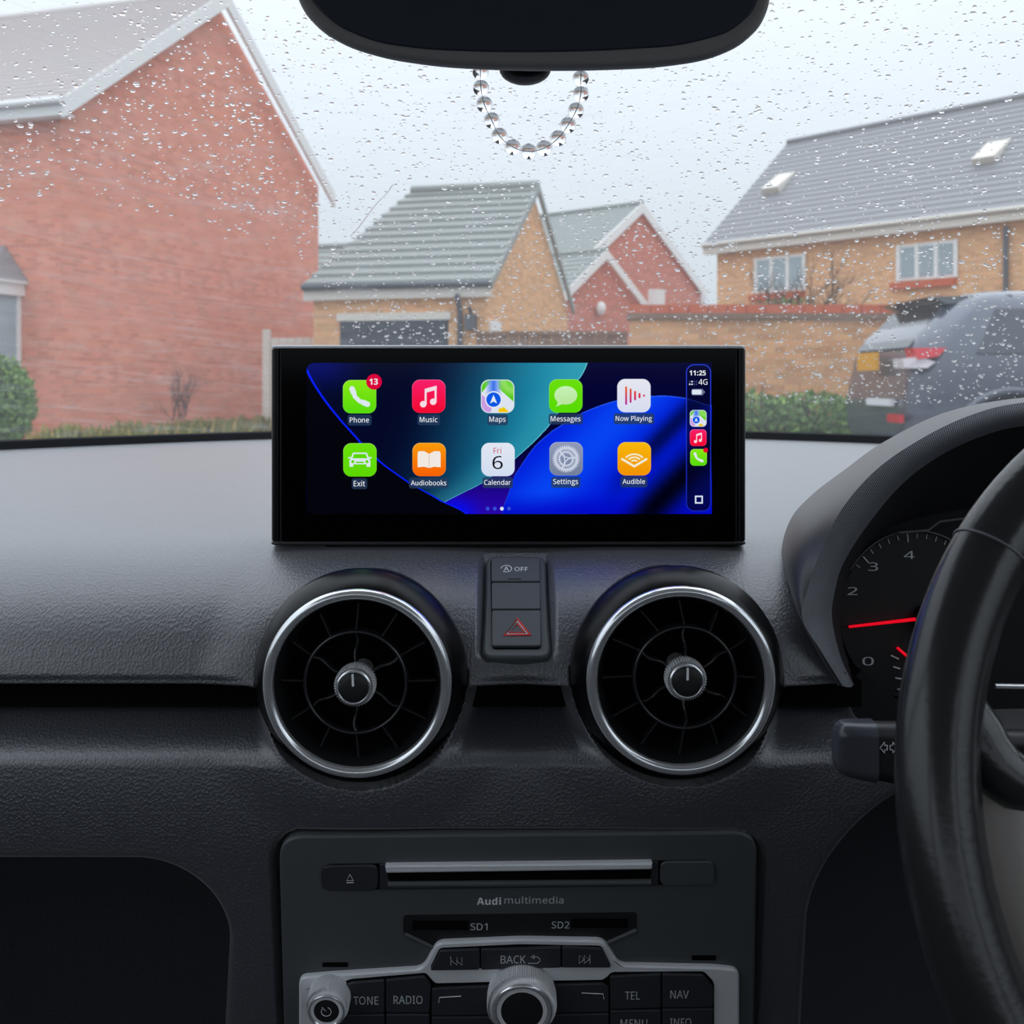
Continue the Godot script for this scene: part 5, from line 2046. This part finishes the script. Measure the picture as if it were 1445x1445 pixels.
func mirror() -> void:
	var d := 0.55
	var t := Transform3D(Basis.IDENTITY, P(750, -40, d))
	var o := thing("rearview_mirror", "black rear-view mirror at the top of the windscreen", "mirror", t.origin)
	var low := [Vector2(412, -40), Vector2(418, -5), Vector2(430, 18), Vector2(455, 44), Vector2(495, 66), Vector2(545, 80), Vector2(620, 91), Vector2(720, 96), Vector2(830, 96), Vector2(930, 92), Vector2(1000, 82), Vector2(1045, 63), Vector2(1075, 35), Vector2(1088, 5), Vector2(1092, -40)]
	var inn := [Vector2(428, -40), Vector2(436, -5), Vector2(452, 15), Vector2(478, 38), Vector2(530, 60), Vector2(600, 70), Vector2(700, 74), Vector2(830, 73), Vector2(960, 65), Vector2(1030, 46), Vector2(1062, 18), Vector2(1072, -8), Vector2(1076, -40)]
	var full := func(a: Array) -> PackedVector2Array:
		var pts := a.duplicate()
		for i in range(a.size() - 2, 0, -1):
			pts.append(Vector2(a[i].x, -80 - a[i].y))
		return ccw(rounded(onto2(t, pts), 0.02, 4))
	var b := MB.new()
	b.solid(full.call(low), [Vector2(0.03, -0.034), Vector2(0.012, -0.028), Vector2(0.003, -0.016), Vector2(0, -0.004), Vector2(0.0008, -0.001), Vector2(0.003, 0.0006), Vector2(0.006, 0.0)], t, true)
	wpart("shell", b, M.mirrorshell, o)
	b = MB.new()
	b.solid(full.call(inn), [Vector2(0, -0.001), Vector2(0, 0.0004), Vector2(0.0008, 0.0010)], t)
	wpart("glass", b, M.mirrorglass, o, "dimmed dark mirror glass")
	# stem and ball joint behind
	b = MB.new()
	b.tube(PackedVector3Array([P(741, 40, 0.585), P(741, 70, 0.605), P(741, 76, 0.63), P(741, 55, 0.68), P(741, 20, 0.725)]), [0.010, 0.012, 0.0125, 0.012, 0.016], 16)
	b.ball(P(741, 98, 0.615), Vector3(0.0145, 0.0085, 0.012), 24, 14)
	wpart("mount", b, M.gloss, o, "gloss black mount under the mirror")

func beads() -> void:
	var d := 0.59
	var o := thing("bead_bracelet", "loop of clear glass beads hanging behind the rear-view mirror", "bracelet", P(746, 213, d))
	var pts := [Vector2(819, 65), Vector2(820, 88), Vector2(819.6, 110.5), Vector2(819.6, 133), Vector2(812.8, 156), Vector2(801.6, 176.5), Vector2(787.6, 195), Vector2(768, 209), Vector2(746, 213.5), Vector2(723.6, 207.5), Vector2(704.7, 191.5), Vector2(694, 169.8), Vector2(683.4, 147.3), Vector2(678.6, 124), Vector2(678, 101.5), Vector2(679, 79), Vector2(684, 60)]
	var path := PackedVector3Array()
	for q in pts:
		path.append(P(q.x, q.y, d))
	var b := MB.new()
	var cp := []
	for q in path:
		cp.append(q)
	cp.append(P(741, 48, d))
	cp.push_front(P(741, 48, d))
	b.tube(curve(cp, 4), 0.00018, 6)
	wpart("string", b, M.thread, o)
	var sm := SphereMesh.new()
	sm.radius = 11.4 * d / F
	sm.height = 2 * sm.radius
	sm.radial_segments = 40
	sm.rings = 20
	for q in path:
		var k := part("bead", sm, M.crystal, o)
		k.position = q - o.position

func raindrops() -> void:
	var rng := RandomNumberGenerator.new()
	rng.seed = 4
	var nz := noise(2.6, 91, 3)
	var ts := []
	var n := 0
	while ts.size() < 8500 and n < 90000:
		n += 1
		var x := rng.randf_range(-0.47, 0.47)
		var y := rng.randf_range(-0.02, 0.27)
		var c := Vector3(x, EYE + y, -wd(x, y))
		var u := 722.5 + x * F / -c.z
		var v := HOR - y * F / -c.z
		# the wiper has cleared a patch low on the passenger side; the rest is evenly spotted
		var dens := 0.95 + nz.get_noise_2d(x * 3.0, y * 5.0) * 0.8
		var clear := smoothstep(0.82, 1.2, Vector2((x + 0.33) / 0.17, (y - 0.055) / 0.095).length()) * smoothstep(-0.01, 0.05, y + maxf(0.0, x) * 0.3 - maxf(0.0, -0.2 - x) * 0.4)
		if rng.randf() > dens * clear:
			continue
		var e := 0.002
		var dx := Vector3(e, 0, -wd(x + e, y) + wd(x, y)).normalized()
		var dy := Vector3(0, e, -wd(x, y + e) + wd(x, y)).normalized()
		var nn := dx.cross(dy).normalized()
		dy = nn.cross(dx).normalized()
		var r := 0.0005 + 0.0010 * pow(rng.randf(), 2.4)
		var a := rng.randf_range(-0.6, 0.6)
		var ax := (dx * cos(a) + dy * sin(a))
		var ay := nn.cross(ax)
		ts.append(Transform3D(Basis(ax * r * rng.randf_range(0.9, 1.7), ay * r, nn * r * 0.5), c - nn * r * 0.1))
	var b := MB.new()
	b.ball(Vector3.ZERO, Vector3.ONE, 14, 8)
	var o := thing("raindrops", "small raindrops scattered over the outside of the windscreen", "raindrops")
	o.set_meta("kind", "stuff")
	scatter("drop", o, M.water, b.mesh(), ts, [])
